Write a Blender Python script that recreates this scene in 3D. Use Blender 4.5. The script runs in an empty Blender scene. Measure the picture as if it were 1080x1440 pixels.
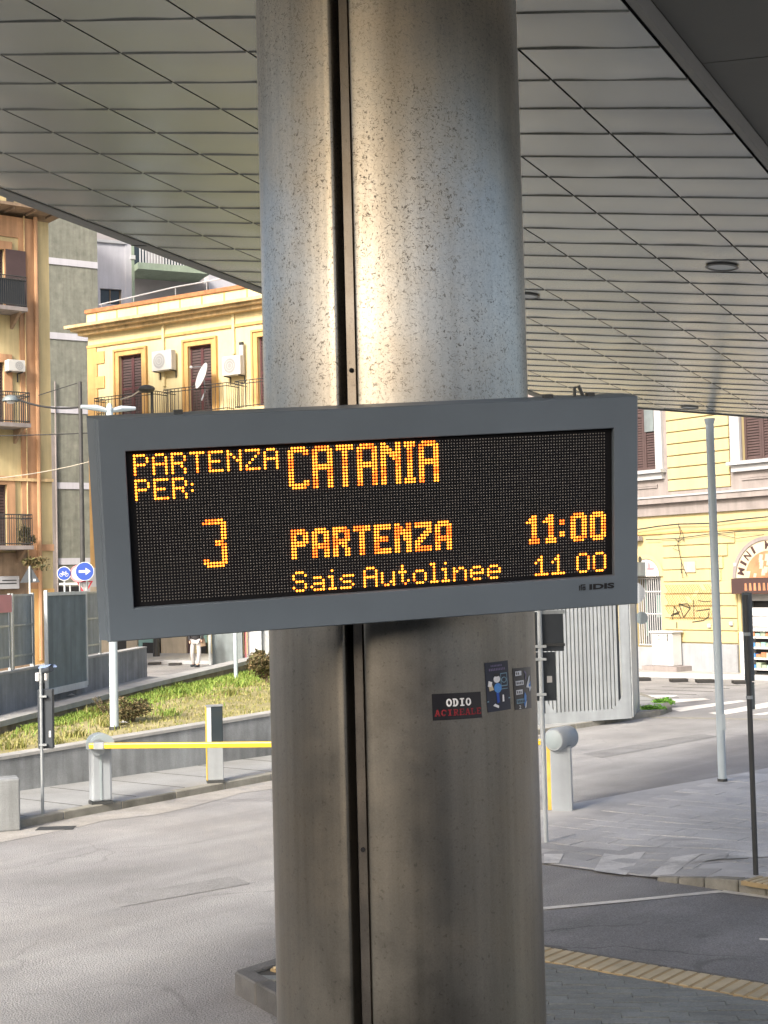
import bpy, bmesh, math, random
from mathutils import Vector, Matrix
random.seed(7)
C = bpy.context.scene.collection
V = Vector
# ------------------------------------------------------------ camera
F_, CX_, CY_ = 2000.0, 540.0, 720.0
EYE = V((0, 0, 2.9))
pitch = math.atan(95 / F_); roll = math.radians(1.43)
fw = V((0, math.cos(pitch), math.sin(pitch)))
r0 = V((1, 0, 0)); u0 = r0.cross(fw)
rt = r0 * math.cos(roll) - u0 * math.sin(roll)
up = r0 * math.sin(roll) + u0 * math.cos(roll)
cam = bpy.data.objects.new('camera', bpy.data.cameras.new('camera')); C.objects.link(cam)
cam.data.sensor_fit = 'VERTICAL'; cam.data.sensor_height = 36.0; cam.data.lens = F_ / 1440 * 36
cam.data.clip_start = 0.05; cam.data.clip_end = 2000
cam.matrix_world = Matrix(((rt.x, up.x, -fw.x, EYE.x), (rt.y, up.y, -fw.y, EYE.y), (rt.z, up.z, -fw.z, EYE.z), (0, 0, 0, 1)))
S = bpy.context.scene; S.camera = cam
# ------------------------------------------------------------ light
SUN_EL = math.radians(35); sun_to = V((-0.53, -0.85, 0)).normalized()
world = bpy.data.worlds.new('World'); S.world = world; world.use_nodes = True
wn = world.node_tree.nodes; wl_ = world.node_tree.links
sky = wn.new('ShaderNodeTexSky'); sky.sky_type = 'NISHITA'; sky.sun_disc = False
sky.sun_elevation = SUN_EL; sky.sun_rotation = math.atan2(sun_to.x, sun_to.y)
sky.dust_density = 6.0; sky.air_density = 0.8; sky.ozone_density = 0.6
bg = wn['Background']; bg.inputs['Strength'].default_value = 0.15
wl_.new(sky.outputs[0], bg.inputs[0])
sd = bpy.data.lights.new('sun', 'SUN'); sd.energy = 2.0; sd.angle = math.radians(7.0); sd.color = (1, 0.965, 0.91)
sun = bpy.data.objects.new('sun', sd); C.objects.link(sun)
sv = (sun_to * math.cos(SUN_EL) + V((0, 0, math.sin(SUN_EL))))
sun.rotation_euler = sv.to_track_quat('Z', 'Y').to_euler(); sun.location = (-20, -10, 30)
S.view_settings.view_transform = 'Standard'; S.view_settings.look = 'None'
S.view_settings.gamma = 1; S.view_settings.exposure = 1.15
try: S.view_settings.use_curve_mapping = False
except Exception: pass

# ------------------------------------------------------------ helpers
def ray(x, y): return fw + rt * ((x - CX_) / F_) - up * ((y - CY_) / F_)
def gp(x, y, z=0.0):
    d = ray(x, y); return EYE + d * ((z - EYE.z) / d.z)
def at(x, y, Y):
    d = ray(x, y); return EYE + d * (Y / d.y)

def pm(name, col, rough=0.8, metal=0.0, var=0.12, scale=2.0, bump=0.0, bscale=60.0, streak=0.0, dirt=None, dirt_amt=0.0, objvar=0.0, em=0.0, spec=0.5, fine=0.0, tracks=0.0, cracks=0.0):
    m = bpy.data.materials.new(name); m.use_nodes = True
    nt = m.node_tree; N = nt.nodes; L = nt.links
    b = N['Principled BSDF']
    b.inputs['Roughness'].default_value = rough; b.inputs['Metallic'].default_value = metal
    b.inputs['Specular IOR Level'].default_value = spec
    tc = N.new('ShaderNodeTexCoord')
    n1 = N.new('ShaderNodeTexNoise'); n1.inputs['Scale'].default_value = scale; n1.inputs['Detail'].default_value = 6
    n1.inputs['Roughness'].default_value = 0.62
    L.new(tc.outputs['Object'], n1.inputs['Vector'])
    r = N.new('ShaderNodeMapRange'); r.inputs[1].default_value = 0.3; r.inputs[2].default_value = 0.7
    r.inputs[3].default_value = 1 - var; r.inputs[4].default_value = 1 + var
    L.new(n1.outputs[0], r.inputs[0])
    fac = r.outputs[0]
    def mul(a, bb):
        q = N.new('ShaderNodeMath'); q.operation = 'MULTIPLY'; L.new(a, q.inputs[0]); L.new(bb, q.inputs[1]); return q.outputs[0]
    if fine:
        n3 = N.new('ShaderNodeTexNoise'); n3.inputs['Scale'].default_value = bscale; n3.inputs['Detail'].default_value = 3
        L.new(tc.outputs['Object'], n3.inputs['Vector'])
        r3 = N.new('ShaderNodeMapRange'); r3.inputs[1].default_value = 0.3; r3.inputs[2].default_value = 0.7
        r3.inputs[3].default_value = 1 - fine; r3.inputs[4].default_value = 1 + fine
        L.new(n3.outputs[0], r3.inputs[0]); fac = mul(fac, r3.outputs[0])
    if streak:
        mp = N.new('ShaderNodeMapping'); mp.inputs['Scale'].default_value = (4, 4, 0.35)
        L.new(tc.outputs['Object'], mp.inputs[0])
        n2 = N.new('ShaderNodeTexNoise'); n2.inputs['Scale'].default_value = 1.5; n2.inputs['Detail'].default_value = 5
        L.new(mp.outputs[0], n2.inputs['Vector'])
        r2 = N.new('ShaderNodeMapRange'); r2.inputs[1].default_value = 0.35; r2.inputs[2].default_value = 0.7
        r2.inputs[3].default_value = 1.0; r2.inputs[4].default_value = 1 - streak
        L.new(n2.outputs[0], r2.inputs[0]); fac = mul(fac, r2.outputs[0])
    if cracks:
        nw = N.new('ShaderNodeTexNoise'); nw.inputs['Scale'].default_value = 1.3; nw.inputs['Detail'].default_value = 5
        L.new(tc.outputs['Object'], nw.inputs['Vector'])
        va = N.new('ShaderNodeVectorMath'); va.operation = 'MULTIPLY_ADD'; va.inputs[1].default_value = (0.9, 0.9, 0); L.new(nw.outputs['Color'], va.inputs[0]); L.new(tc.outputs['Object'], va.inputs[2])
        vo = N.new('ShaderNodeTexVoronoi'); vo.feature = 'DISTANCE_TO_EDGE'; vo.inputs['Scale'].default_value = 0.42; L.new(va.outputs[0], vo.inputs['Vector'])
        rc = N.new('ShaderNodeMapRange'); rc.inputs[1].default_value = 0.002; rc.inputs[2].default_value = 0.008; rc.inputs[3].default_value = 1 - cracks; rc.inputs[4].default_value = 1.0
        L.new(vo.outputs['Distance'], rc.inputs[0])
        nm = N.new('ShaderNodeTexNoise'); nm.inputs['Scale'].default_value = 0.5; L.new(tc.outputs['Object'], nm.inputs['Vector'])
        rm = N.new('ShaderNodeMapRange'); rm.inputs[1].default_value = 0.45; rm.inputs[2].default_value = 0.6; L.new(nm.outputs[0], rm.inputs[0])
        mxc = N.new('ShaderNodeMix'); mxc.inputs[2].default_value = 1.0; L.new(rm.outputs[0], mxc.inputs[0]); L.new(rc.outputs[0], mxc.inputs[3]); fac = mul(fac, mxc.outputs[0])
        # oil spots and stone chips
        for sc, lo, hi, a in ((2.3, 0.24, 0.34, 1-cracks*0.6), (210, 0.30, 0.42, 0.72)):
            ns = N.new('ShaderNodeTexNoise'); ns.inputs['Scale'].default_value = sc; ns.inputs['Detail'].default_value = 2; L.new(tc.outputs['Object'], ns.inputs['Vector'])
            rs = N.new('ShaderNodeMapRange'); rs.inputs[1].default_value = lo; rs.inputs[2].default_value = hi; rs.inputs[3].default_value = a; L.new(ns.outputs[0], rs.inputs[0]); fac = mul(fac, rs.outputs[0])
    if tracks:       # long wear streaks along the driving direction
        mt = N.new('ShaderNodeMapping'); mt.inputs['Scale'].default_value = (0.10, 1.1, 1)
        mr_ = N.new('ShaderNodeMapping'); mr_.inputs['Rotation'].default_value = (0, 0, math.radians(-50)); L.new(tc.outputs['Object'], mr_.inputs[0]); L.new(mr_.outputs[0], mt.inputs[0])
        nt_ = N.new('ShaderNodeTexNoise'); nt_.inputs['Scale'].default_value = 1.6; nt_.inputs['Detail'].default_value = 6; nt_.inputs['Distortion'].default_value = 0.5
        L.new(mt.outputs[0], nt_.inputs['Vector'])
        rt_ = N.new('ShaderNodeMapRange'); rt_.inputs[1].default_value = 0.35; rt_.inputs[2].default_value = 0.65; rt_.inputs[3].default_value = 1 - tracks; rt_.inputs[4].default_value = 1 + tracks
        L.new(nt_.outputs[0], rt_.inputs[0]); fac = mul(fac, rt_.outputs[0])
    if objvar:
        oi = N.new('ShaderNodeObjectInfo')
        ro = N.new('ShaderNodeMapRange'); ro.inputs[3].default_value = 1 - objvar; ro.inputs[4].default_value = 1 + objvar
        L.new(oi.outputs['Random'], ro.inputs[0]); fac = mul(fac, ro.outputs[0])
    base = N.new('ShaderNodeRGB'); base.outputs[0].default_value = (*col, 1)
    src = base.outputs[0]
    if dirt:
        nd = N.new('ShaderNodeTexNoise'); nd.inputs['Scale'].default_value = scale * 0.45; nd.inputs['Detail'].default_value = 8; nd.inputs['Roughness'].default_value = 0.7
        L.new(tc.outputs['Object'], nd.inputs['Vector'])
        rd = N.new('ShaderNodeMapRange'); rd.inputs[1].default_value = 0.48; rd.inputs[2].default_value = 0.68; rd.inputs[4].default_value = dirt_amt
        L.new(nd.outputs[0], rd.inputs[0])
        mx = N.new('ShaderNodeMix'); mx.data_type = 'RGBA'; mx.inputs[7].default_value = (*dirt, 1)
        L.new(rd.outputs[0], mx.inputs[0]); L.new(src, mx.inputs[6]); src = mx.outputs[2]
    vm = N.new('ShaderNodeVectorMath'); vm.operation = 'SCALE'
    L.new(src, vm.inputs[0]); L.new(fac, vm.inputs['Scale'])
    L.new(vm.outputs[0], b.inputs['Base Color'])
    if bump:
        nb = N.new('ShaderNodeTexNoise'); nb.inputs['Scale'].default_value = bscale; nb.inputs['Detail'].default_value = 4
        L.new(tc.outputs['Object'], nb.inputs['Vector'])
        bp = N.new('ShaderNodeBump'); bp.inputs['Strength'].default_value = bump; bp.inputs['Distance'].default_value = 0.02
        L.new(nb.outputs[0], bp.inputs['Height']); L.new(bp.outputs[0], b.inputs['Normal'])
    if em:
        b.inputs['Emission Color'].default_value = (*col, 1); b.inputs['Emission Strength'].default_value = em
    return m

def wloc(o):
    p = V((0, 0, 0))
    while o is not None: p = p + o.location; o = o.parent
    return p

class MB:
    def __init__(s): s.v = []; s.f = []
    def quad(s, a, b, c, d):
        n = len(s.v); s.v += [V(a), V(b), V(c), V(d)]; s.f.append((n, n+1, n+2, n+3)); return s
    def poly(s, pts):
        n = len(s.v); s.v += [V(p) for p in pts]; s.f.append(tuple(range(n, n+len(pts)))); return s
    def hexa(s, p):      # 8 points: bottom ring 0-3, top ring 4-7
        n = len(s.v); s.v += [V(q) for q in p]
        for q in ((3,2,1,0),(4,5,6,7),(0,1,5,4),(1,2,6,5),(2,3,7,6),(3,0,4,7)): s.f.append(tuple(n+i for i in q))
        return s
    def box(s, x0, x1, y0, y1, z0, z1):
        return s.hexa([(x0,y0,z0),(x1,y0,z0),(x1,y1,z0),(x0,y1,z0),(x0,y0,z1),(x1,y0,z1),(x1,y1,z1),(x0,y1,z1)])
    def obox(s, o, ex, ey, ez, a0, a1, b0, b1, c0, c1):
        P = lambda a, b, c: V(o) + V(ex)*a + V(ey)*b + V(ez)*c
        return s.hexa([P(a0,b0,c0),P(a1,b0,c0),P(a1,b1,c0),P(a0,b1,c0),P(a0,b0,c1),P(a1,b0,c1),P(a1,b1,c1),P(a0,b1,c1)])
    def prism(s, pts, z0, z1):
        """polygon (x,y) or (x,y,ztop) extruded from z0"""
        n = len(s.v); k = len(pts)
        s.v += [V((p[0], p[1], z0)) for p in pts]
        s.v += [V((p[0], p[1], p[2] if len(p) > 2 else z1)) for p in pts]
        s.f.append(tuple(n+k+i for i in range(k))); s.f.append(tuple(n+i for i in reversed(range(k))))
        for i in range(k):
            j = (i+1) % k; s.f.append((n+i, n+j, n+k+j, n+k+i))
        return s
    def tube(s, pts, rads, seg=10, cap=True):
        pts = [V(p) for p in pts]
        if not hasattr(rads, '__len__'): rads = [rads]*len(pts)
        n0 = len(s.v)
        for i, p in enumerate(pts):
            t = (pts[min(i+1, len(pts)-1)] - pts[max(i-1, 0)]).normalized()
            a = t.cross(V((0,0,1)) if abs(t.z) < 0.9 else V((1,0,0))).normalized(); b = t.cross(a)
            for k in range(seg):
                w = 2*math.pi*k/seg; s.v.append(p + (a*math.cos(w)+b*math.sin(w))*rads[i])
        for i in range(len(pts)-1):
            for k in range(seg):
                k2 = (k+1) % seg
                s.f.append((n0+i*seg+k, n0+i*seg+k2, n0+(i+1)*seg+k2, n0+(i+1)*seg+k))
        if cap:
            s.f.append(tuple(n0+k for k in reversed(range(seg)))); s.f.append(tuple(n0+(len(pts)-1)*seg+k for k in range(seg)))
        return s
    def grid(s, fn, nu, nv):
        n0 = len(s.v)
        for j in range(nv+1):
            for i in range(nu+1): s.v.append(V(fn(i/nu, j/nv)))
        for j in range(nv):
            for i in range(nu):
                a = n0+j*(nu+1)+i; s.f.append((a, a+1, a+nu+2, a+nu+1))
        return s
    def ell(s, c, rx, ry, rz, seg=12, rings=7):
        c = V(c)
        return s.grid(lambda u, v: c + V((rx*math.cos(2*math.pi*u)*math.sin(math.pi*v), ry*math.sin(2*math.pi*u)*math.sin(math.pi*v), -rz*math.cos(math.pi*v))), seg, rings)
    def build(s, name, mat, parent=None, kind=None, smooth=False, label=None, bevel=0.0, seg=1, fix=True):
        me = bpy.data.meshes.new(name)
        off = wloc(parent) if parent else V((0,0,0))
        me.from_pydata([v - off for v in s.v], [], s.f); me.materials.append(mat)
        if fix:
            bm = bmesh.new(); bm.from_mesh(me)
            if smooth: bmesh.ops.remove_doubles(bm, verts=bm.verts, dist=1e-5)
            bmesh.ops.recalc_face_normals(bm, faces=bm.faces); bm.to_mesh(me); bm.free()
        o = bpy.data.objects.new(name, me); C.objects.link(o)
        if parent: o.parent = parent
        if kind: o['kind'] = kind
        if label: o['label'] = label
        if smooth:
            for p in me.polygons: p.use_smooth = True
            try:
                me.set_sharp_from_angle(angle=math.radians(40))
            except Exception: pass
        if bevel:
            b = o.modifiers.new('bevel', 'BEVEL'); b.width = bevel; b.segments = seg; b.limit_method = 'ANGLE'
        return o

def thing(name, label, cat, loc=(0,0,0), group=None):
    o = bpy.data.objects.new(name, None); C.objects.link(o); o.location = loc; o.empty_display_size = 0.2
    o['label'] = label; o['category'] = cat
    if group: o['group'] = group
    return o
def tag(o, label, cat, group=None):
    o['label'] = label; o['category'] = cat
    if group: o['group'] = group
    return o
def single(o, c):
    """give a one-mesh thing an origin at c"""
    c = V(c); o.data.transform(Matrix.Translation(-c)); o.location = c; return o

def text_pts(txt, size=1.0, offset=0.0, res=3, xs=1.0):
    cu = bpy.data.curves.new('t', 'FONT'); cu.body = txt; cu.size = size; cu.offset = offset; cu.resolution_u = res
    o = bpy.data.objects.new('t', cu); C.objects.link(o)
    bpy.context.view_layer.update()
    me = bpy.data.meshes.new_from_object(o.evaluated_get(bpy.context.evaluated_depsgraph_get()))
    vs = [(v.co.x*xs, v.co.y) for v in me.vertices]; fs = [tuple(p.vertices) for p in me.polygons]
    bpy.data.objects.remove(o); bpy.data.curves.remove(cu); bpy.data.meshes.remove(me)
    xs_ = [v[0] for v in vs]; ys_ = [v[1] for v in vs]
    x0, x1, y0, y1 = min(xs_), max(xs_), min(ys_), max(ys_)
    return [((x-x0)/(x1-x0), (y-y0)/(y1-y0)) for x, y in vs], fs     # normalised to unit box
def put_text(mb, txt, fn, offset=0.0, **k):
    vs, fs = text_pts(txt, offset=offset, **k); n = len(mb.v)
    mb.v += [V(fn(x, y)) for x, y in vs]; mb.f += [tuple(n+i for i in f) for f in fs]

class Plane:
    """a vertical facade: e runs to the right, n faces outwards"""
    def __init__(s, px, py, Y, e):
        s.P = at(px, py, Y); s.P.z = 0; s.e = V((e[0], e[1], 0)).normalized(); s.n = V((s.e.y, -s.e.x, 0))
    def hit(s, px, py, off=0.0):
        d = ray(px, py); t = (s.P + s.n*off - EYE).dot(s.n) / d.dot(s.n); p = EYE + d*t
        return (p - s.P).dot(s.e), p.z
    def pt(s, a, z, d=0.0): return s.P + s.e*a + s.n*d + V((0,0,z))
    def px(s, x, y, d=0.0):
        a, z = s.hit(x, y); return s.pt(a, z, d)
    def box(s, mb, a0, a1, z0, z1, d0, d1): return mb.obox(s.P, s.e, s.n, (0,0,1), a0, a1, d0, d1, z0, z1)
    def pbox(s, mb, x0, y0, x1, y1, d0, d1):
        a0, z1 = s.hit(x0, y0); a1, z0 = s.hit(x1, y1); return s.box(mb, a0, a1, z0, z1, d0, d1)
    def wall(s, mb, a0, a1, z0, z1, holes, d0=-0.35, d1=0.0):
        A = sorted({a0, a1, *[min(max(h[i], a0), a1) for h in holes for i in (0, 1)]})
        Z = sorted({z0, z1, *[min(max(h[i], z0), z1) for h in holes for i in (2, 3)]})
        for i in range(len(A)-1):
            for j in range(len(Z)-1):
                ca, cz = (A[i]+A[i+1])/2, (Z[j]+Z[j+1])/2
                if any(h[0] < ca < h[1] and h[2] < cz < h[3] for h in holes): continue
                s.box(mb, A[i], A[i+1], Z[j], Z[j+1], d0, d1)
        return mb
    def outline(s, mb, a0, a1, z0, z1, w, d0, d1, bottom=False):
        s.box(mb, a0-w, a0, z0, z1+w, d0, d1); s.box(mb, a1, a1+w, z0, z1+w, d0, d1); s.box(mb, a0, a1, z1, z1+w, d0, d1)
        if bottom: s.box(mb, a0, a1, z0, z0+w, d0, d1)
        return mb

# ------------------------------------------------------------ materials
M = {}
M['asphalt'] = pm('asphalt', (0.26,0.256,0.248), 0.9, var=0.22, scale=0.5, bump=0.7, bscale=70, dirt=(0.315,0.305,0.285), dirt_amt=0.8, fine=0.34, tracks=0.10, cracks=0.22)
M['asphalt_dark'] = pm('asphalt_dark', (0.20,0.20,0.198), 0.88, var=0.2, scale=0.9, bump=0.5, bscale=90, dirt=(0.17,0.167,0.16), dirt_amt=0.6, fine=0.34, tracks=0.10, cracks=0.4)
M['concrete'] = pm('concrete', (0.27,0.285,0.285), 0.9, var=0.18, scale=1.6, bump=0.3, streak=0.35, dirt=(0.16,0.165,0.16), dirt_amt=0.6, fine=0.08)
M['coping'] = pm('coping', (0.34,0.335,0.31), 0.9, var=0.18, scale=2.5, bump=0.3, dirt=(0.3,0.28,0.24), dirt_amt=0.5)
M['lowwall'] = pm('lowwall', (0.27,0.22,0.15), 0.95, var=0.25, scale=3, streak=0.4, bump=0.4)
M['kerb'] = pm('kerb', (0.25,0.24,0.2), 0.9, var=0.22, scale=4, bump=0.4, dirt=(0.12,0.11,0.08), dirt_amt=0.6, objvar=0.15)
M['kerb_dark'] = pm('kerb_dark', (0.11,0.11,0.105), 0.9, var=0.22, scale=4, bump=0.4, dirt=(0.06,0.06,0.05), dirt_amt=0.6, objvar=0.15)
M['pavement'] = pm('pavement', (0.27,0.275,0.265), 0.9, var=0.14, scale=1.2, bump=0.3, dirt=(0.20,0.20,0.185), dirt_amt=0.7, fine=0.16)
M['paver'] = pm('paver', (0.49,0.488,0.475), 0.85, var=0.2, scale=0.9, bump=0.4, dirt=(0.43,0.428,0.418), dirt_amt=0.7, objvar=0.03, fine=0.16)
M['paver_dark'] = pm('paver_dark', (0.37,0.37,0.362), 0.85, var=0.15, scale=2.5, bump=0.3, objvar=0.12, fine=0.1)
M['paver_white'] = pm('paver_white', (0.60,0.595,0.57), 0.8, var=0.1, scale=5, bump=0.2, dirt=(0.3,0.3,0.29), dirt_amt=0.9, fine=0.08)
M['plat'] = pm('platform_paver', (0.175,0.19,0.183), 0.8, var=0.2, scale=2.5, bump=0.3, objvar=0.1, dirt=(0.2,0.21,0.2), dirt_amt=0.5, fine=0.12)
M['joint'] = pm('joint', (0.06,0.06,0.055), 0.95)
M['slabjoint'] = pm('slab_joint', (0.42,0.418,0.41), 0.95, var=0.15)
M['tactile'] = pm('tactile', (0.46,0.385,0.25), 0.85, var=0.18, scale=3, dirt=(0.33,0.29,0.2), dirt_amt=0.7)
M['tactile_base'] = pm('tactile_base', (0.36,0.27,0.14), 0.9, var=0.2, scale=4)
M['roadpaint'] = pm('roadpaint', (0.68,0.66,0.6), 0.8, var=0.14, scale=3, dirt=(0.36,0.34,0.31), dirt_amt=0.9)
M['ceil'] = pm('ceiling_metal', (0.29,0.305,0.295), 0.25, metal=0.8, var=0.10, scale=1.1, objvar=0.06, dirt=(0.235,0.247,0.236), dirt_amt=0.6)
M['ceilgap'] = pm('ceiling_gap', (0.035,0.036,0.035), 0.9)
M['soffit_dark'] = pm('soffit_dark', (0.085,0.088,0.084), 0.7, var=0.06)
M['fascia'] = pm('fascia', (0.15,0.155,0.152), 0.6, metal=0.2, var=0.06)
M['signgrey'] = pm('sign_grey', (0.100,0.124,0.147), 0.42, var=0.10, scale=1.6, bump=0.04, bscale=300, fine=0.0)
M['black'] = pm('black', (0.004,0.004,0.005), 0.75, var=0.02, spec=0.2)
M['leddark'] = pm('led_dark', (0.14,0.13,0.12), 0.35, var=0.1, scale=40)
M['led1'] = pm('led_yellow', (1.0,0.26,0.022), 0.5, var=0.0, em=2.3)
M['led2'] = pm('led_orange', (1.0,0.145,0.012), 0.5, var=0.0, em=2.0)
M['logo'] = pm('logo_black', (0.005,0.005,0.006), 0.5)
M['white'] = pm('white_paint', (0.52,0.52,0.51), 0.5, var=0.06, scale=3)
M['polewhite'] = pm('pole_white', (0.47,0.545,0.57), 0.4, var=0.06, scale=3, streak=0.1)
M['galv'] = pm('galvanised', (0.36,0.39,0.40), 0.45, metal=0.55, var=0.15, scale=8, streak=0.15)
M['galvlight'] = pm('galvanised_light', (0.50,0.54,0.55), 0.5, metal=0.0, var=0.12, scale=3, streak=0.2)
M['fenceslat'] = pm('fence_slat', (0.27,0.30,0.305), 0.6, metal=0.1, var=0.2, scale=3, streak=0.3)
M['rib'] = pm('rib_metal', (0.33,0.355,0.365), 0.5, metal=0.15, var=0.1, scale=3, streak=0.2)
M['screen'] = pm('screen_grey', (0.20,0.235,0.24), 0.55, metal=0.3, var=0.12, scale=3, streak=0.25)
M['darkpole'] = pm('dark_pole', (0.055,0.058,0.057), 0.5, metal=0.3, var=0.15, scale=6)
M['boxdark'] = pm('sign_back', (0.034,0.042,0.05), 0.6, var=0.12, scale=4)
M['barrier'] = pm('barrier_grey', (0.34,0.37,0.39), 0.45, var=0.07, scale=3, streak=0.1)
M['barhead'] = pm('barrier_head', (0.30,0.35,0.36), 0.45, var=0.1, scale=4)
M['yellow'] = pm('yellow_paint', (0.72,0.47,0.02), 0.45, var=0.08, scale=5)
M['yellowdirty'] = pm('yellow_dirty', (0.62,0.42,0.07), 0.7, var=0.25, scale=6)
M['grassground'] = pm('grass_ground', (0.27,0.24,0.10), 0.95, var=0.3, scale=2.2, bump=0.6, bscale=30, dirt=(0.40,0.34,0.19), dirt_amt=0.9)
M['wallyellow'] = pm('wall_yellow', (0.66,0.56,0.315), 0.9, var=0.07, scale=0.6, streak=0.10, dirt=(0.52,0.415,0.2), dirt_amt=0.6)
M['trimochre'] = pm('trim_ochre', (0.60,0.37,0.14), 0.9, var=0.12, scale=1.2, streak=0.2, dirt=(0.42,0.25,0.1), dirt_amt=0.5)
M['cornice'] = pm('cornice', (0.62,0.46,0.24), 0.9, var=0.2, scale=1.5, streak=0.3, dirt=(0.38,0.27,0.14), dirt_amt=0.7)
M['brickcap'] = pm('brick_coping', (0.34,0.15,0.065), 0.9, var=0.3, scale=4)
M['shutter'] = pm('shutter_brown', (0.065,0.04,0.038), 0.7, var=0.15, scale=3)
M['shutterred'] = pm('shutter_frame_red', (0.085,0.028,0.03), 0.7, var=0.15, scale=3)
M['iron'] = pm('iron', (0.045,0.045,0.042), 0.6, var=0.2, scale=8)
M['acwhite'] = pm('ac_white', (0.5,0.495,0.46), 0.5, var=0.06)
M['acdark'] = pm('ac_grille', (0.30,0.30,0.29), 0.6)
M['wallright'] = pm('wall_pale_yellow', (0.48,0.40,0.205), 0.9, var=0.05, scale=0.8, streak=0.08, objvar=0.02)
M['stone'] = pm('stone_trim', (0.27,0.24,0.225), 0.9, var=0.1, scale=2, streak=0.2, dirt=(0.2,0.175,0.165), dirt_amt=0.6)
M['stonelight'] = pm('stone_sill', (0.36,0.365,0.37), 0.85, var=0.08, scale=3)
M['plinth'] = pm('plinth_plaster', (0.30,0.315,0.33), 0.9, var=0.12, scale=1.5, streak=0.15, dirt=(0.2,0.2,0.2), dirt_amt=0.7)
M['orange'] = pm('wall_orange', (0.50,0.29,0.155), 0.92, var=0.16, scale=1.0, streak=0.3, dirt=(0.38,0.2,0.1), dirt_amt=0.45)
M['cream'] = pm('wall_cream', (0.55,0.45,0.235), 0.92, var=0.1, scale=1.0, streak=0.22, dirt=(0.46,0.38,0.22), dirt_amt=0.5)
M['greyblock'] = pm('wall_greygreen', (0.20,0.205,0.165), 0.95, var=0.18, scale=3.0, streak=0.25, dirt=(0.26,0.26,0.21), dirt_amt=0.6)
M['lilac'] = pm('wall_lilac', (0.48,0.475,0.50), 0.9, var=0.06, scale=1.0, streak=0.1)
M['greyshade'] = pm('wall_recess', (0.33,0.31,0.31), 0.9, var=0.08, scale=1.0)
M['green'] = pm('green_paint', (0.27,0.33,0.245), 0.8, var=0.1, scale=2, streak=0.15)
M['dark'] = pm('dark_opening', (0.018,0.017,0.016), 0.6)
M['glass'] = pm('window_glass', (0.03,0.04,0.045), 0.08)
M['teal'] = pm('teal_shutter', (0.24,0.40,0.36), 0.7, var=0.1, scale=2)
M['beige'] = pm('beige_wall', (0.52,0.44,0.32), 0.9, var=0.12, scale=1.5, streak=0.2)
M['brownwall'] = pm('brown_wall', (0.28,0.20,0.13), 0.9, var=0.3, scale=1.5, streak=0.3)
M['blue'] = pm('sign_blue', (0.008,0.05,0.30), 0.4, var=0.03)
M['red'] = pm('sign_red', (0.55,0.03,0.05), 0.4, var=0.05)
M['redfaded'] = pm('sign_red_faded', (0.55,0.2,0.22), 0.5, var=0.08)
M['stickblack'] = pm('sticker_black', (0.009,0.008,0.010), 0.35, var=0.1, scale=20)
M['sticknavy'] = pm('sticker_navy', (0.010,0.013,0.026), 0.35, var=0.1, scale=20)
M['stickwhite'] = pm('sticker_white', (0.62,0.62,0.62), 0.5, var=0.12, scale=60)
M['stickred'] = pm('sticker_red', (0.16,0.008,0.012), 0.5, var=0.2, scale=60)
M['stickblue'] = pm('sticker_blue', (0.06,0.2,0.48), 0.5, var=0.15, scale=60)
M['stickline'] = pm('sticker_line', (0.14,0.24,0.30), 0.5, var=0.15, scale=60)
M['sticklilac'] = pm('sticker_lilac', (0.12,0.10,0.17), 0.5, var=0.15, scale=60)
M['hood'] = pm('hood_plastic', (0.16,0.22,0.36), 0.5)
M['skin'] = pm('skin', (0.45,0.27,0.19), 0.6)
M['trousers'] = pm('trousers', (0.42,0.41,0.40), 0.9)
M['jacket'] = pm('jacket', (0.02,0.02,0.022), 0.85)
M['bark'] = pm('bark', (0.12,0.09,0.06), 0.9)
M['awning'] = pm('awning_brown', (0.05,0.025,0.022), 0.8)
M['awningorange'] = pm('awning_orange', (0.42,0.18,0.09), 0.8, var=0.25, scale=3)
M['graffiti'] = pm('graffiti_black', (0.04,0.035,0.02), 0.8)
M['lattice'] = pm('lattice_stain', (0.25,0.14,0.03), 0.9, var=0.35, scale=4)
M['cable'] = pm('cable', (0.03,0.03,0.03), 0.8)
M['cablelight'] = pm('cable_light', (0.42,0.38,0.30), 0.8)
M['groove'] = pm('groove_shadow_gap', (0.35,0.27,0.12), 0.9, var=0.15, scale=3)
def leafmat(name, cols, rough=0.7):
    m = pm(name, cols[0], rough); nt = m.node_tree; N = nt.nodes; L = nt.links; b = N['Principled BSDF']
    g = N.new('ShaderNodeNewGeometry'); cr = N.new('ShaderNodeValToRGB'); cr.color_ramp.elements[0].color = (*cols[0], 1)
    cr.color_ramp.elements[1].color = (*cols[-1], 1)
    for i, c in enumerate(cols[1:-1]):
        e = cr.color_ramp.elements.new((i+1)/(len(cols)-1)); e.color = (*c, 1)
    L.new(g.outputs['Random Per Island'], cr.inputs[0]); L.new(cr.outputs[0], b.inputs['Base Color'])
    return m
M['grass'] = leafmat('grass_blades', [(0.12,0.15,0.025),(0.22,0.22,0.05),(0.38,0.33,0.14),(0.16,0.18,0.035),(0.32,0.30,0.10)])
M['grassgreen'] = leafmat('grass_fresh', [(0.10,0.19,0.02),(0.18,0.27,0.035),(0.28,0.33,0.07)])
M['drybush'] = leafmat('dry_bush', [(0.05,0.055,0.02),(0.13,0.09,0.035),(0.09,0.10,0.03),(0.2,0.13,0.06)])
M['weed'] = leafmat('weed_leaf', [(0.08,0.22,0.015),(0.16,0.36,0.03),(0.05,0.14,0.01)])

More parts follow.
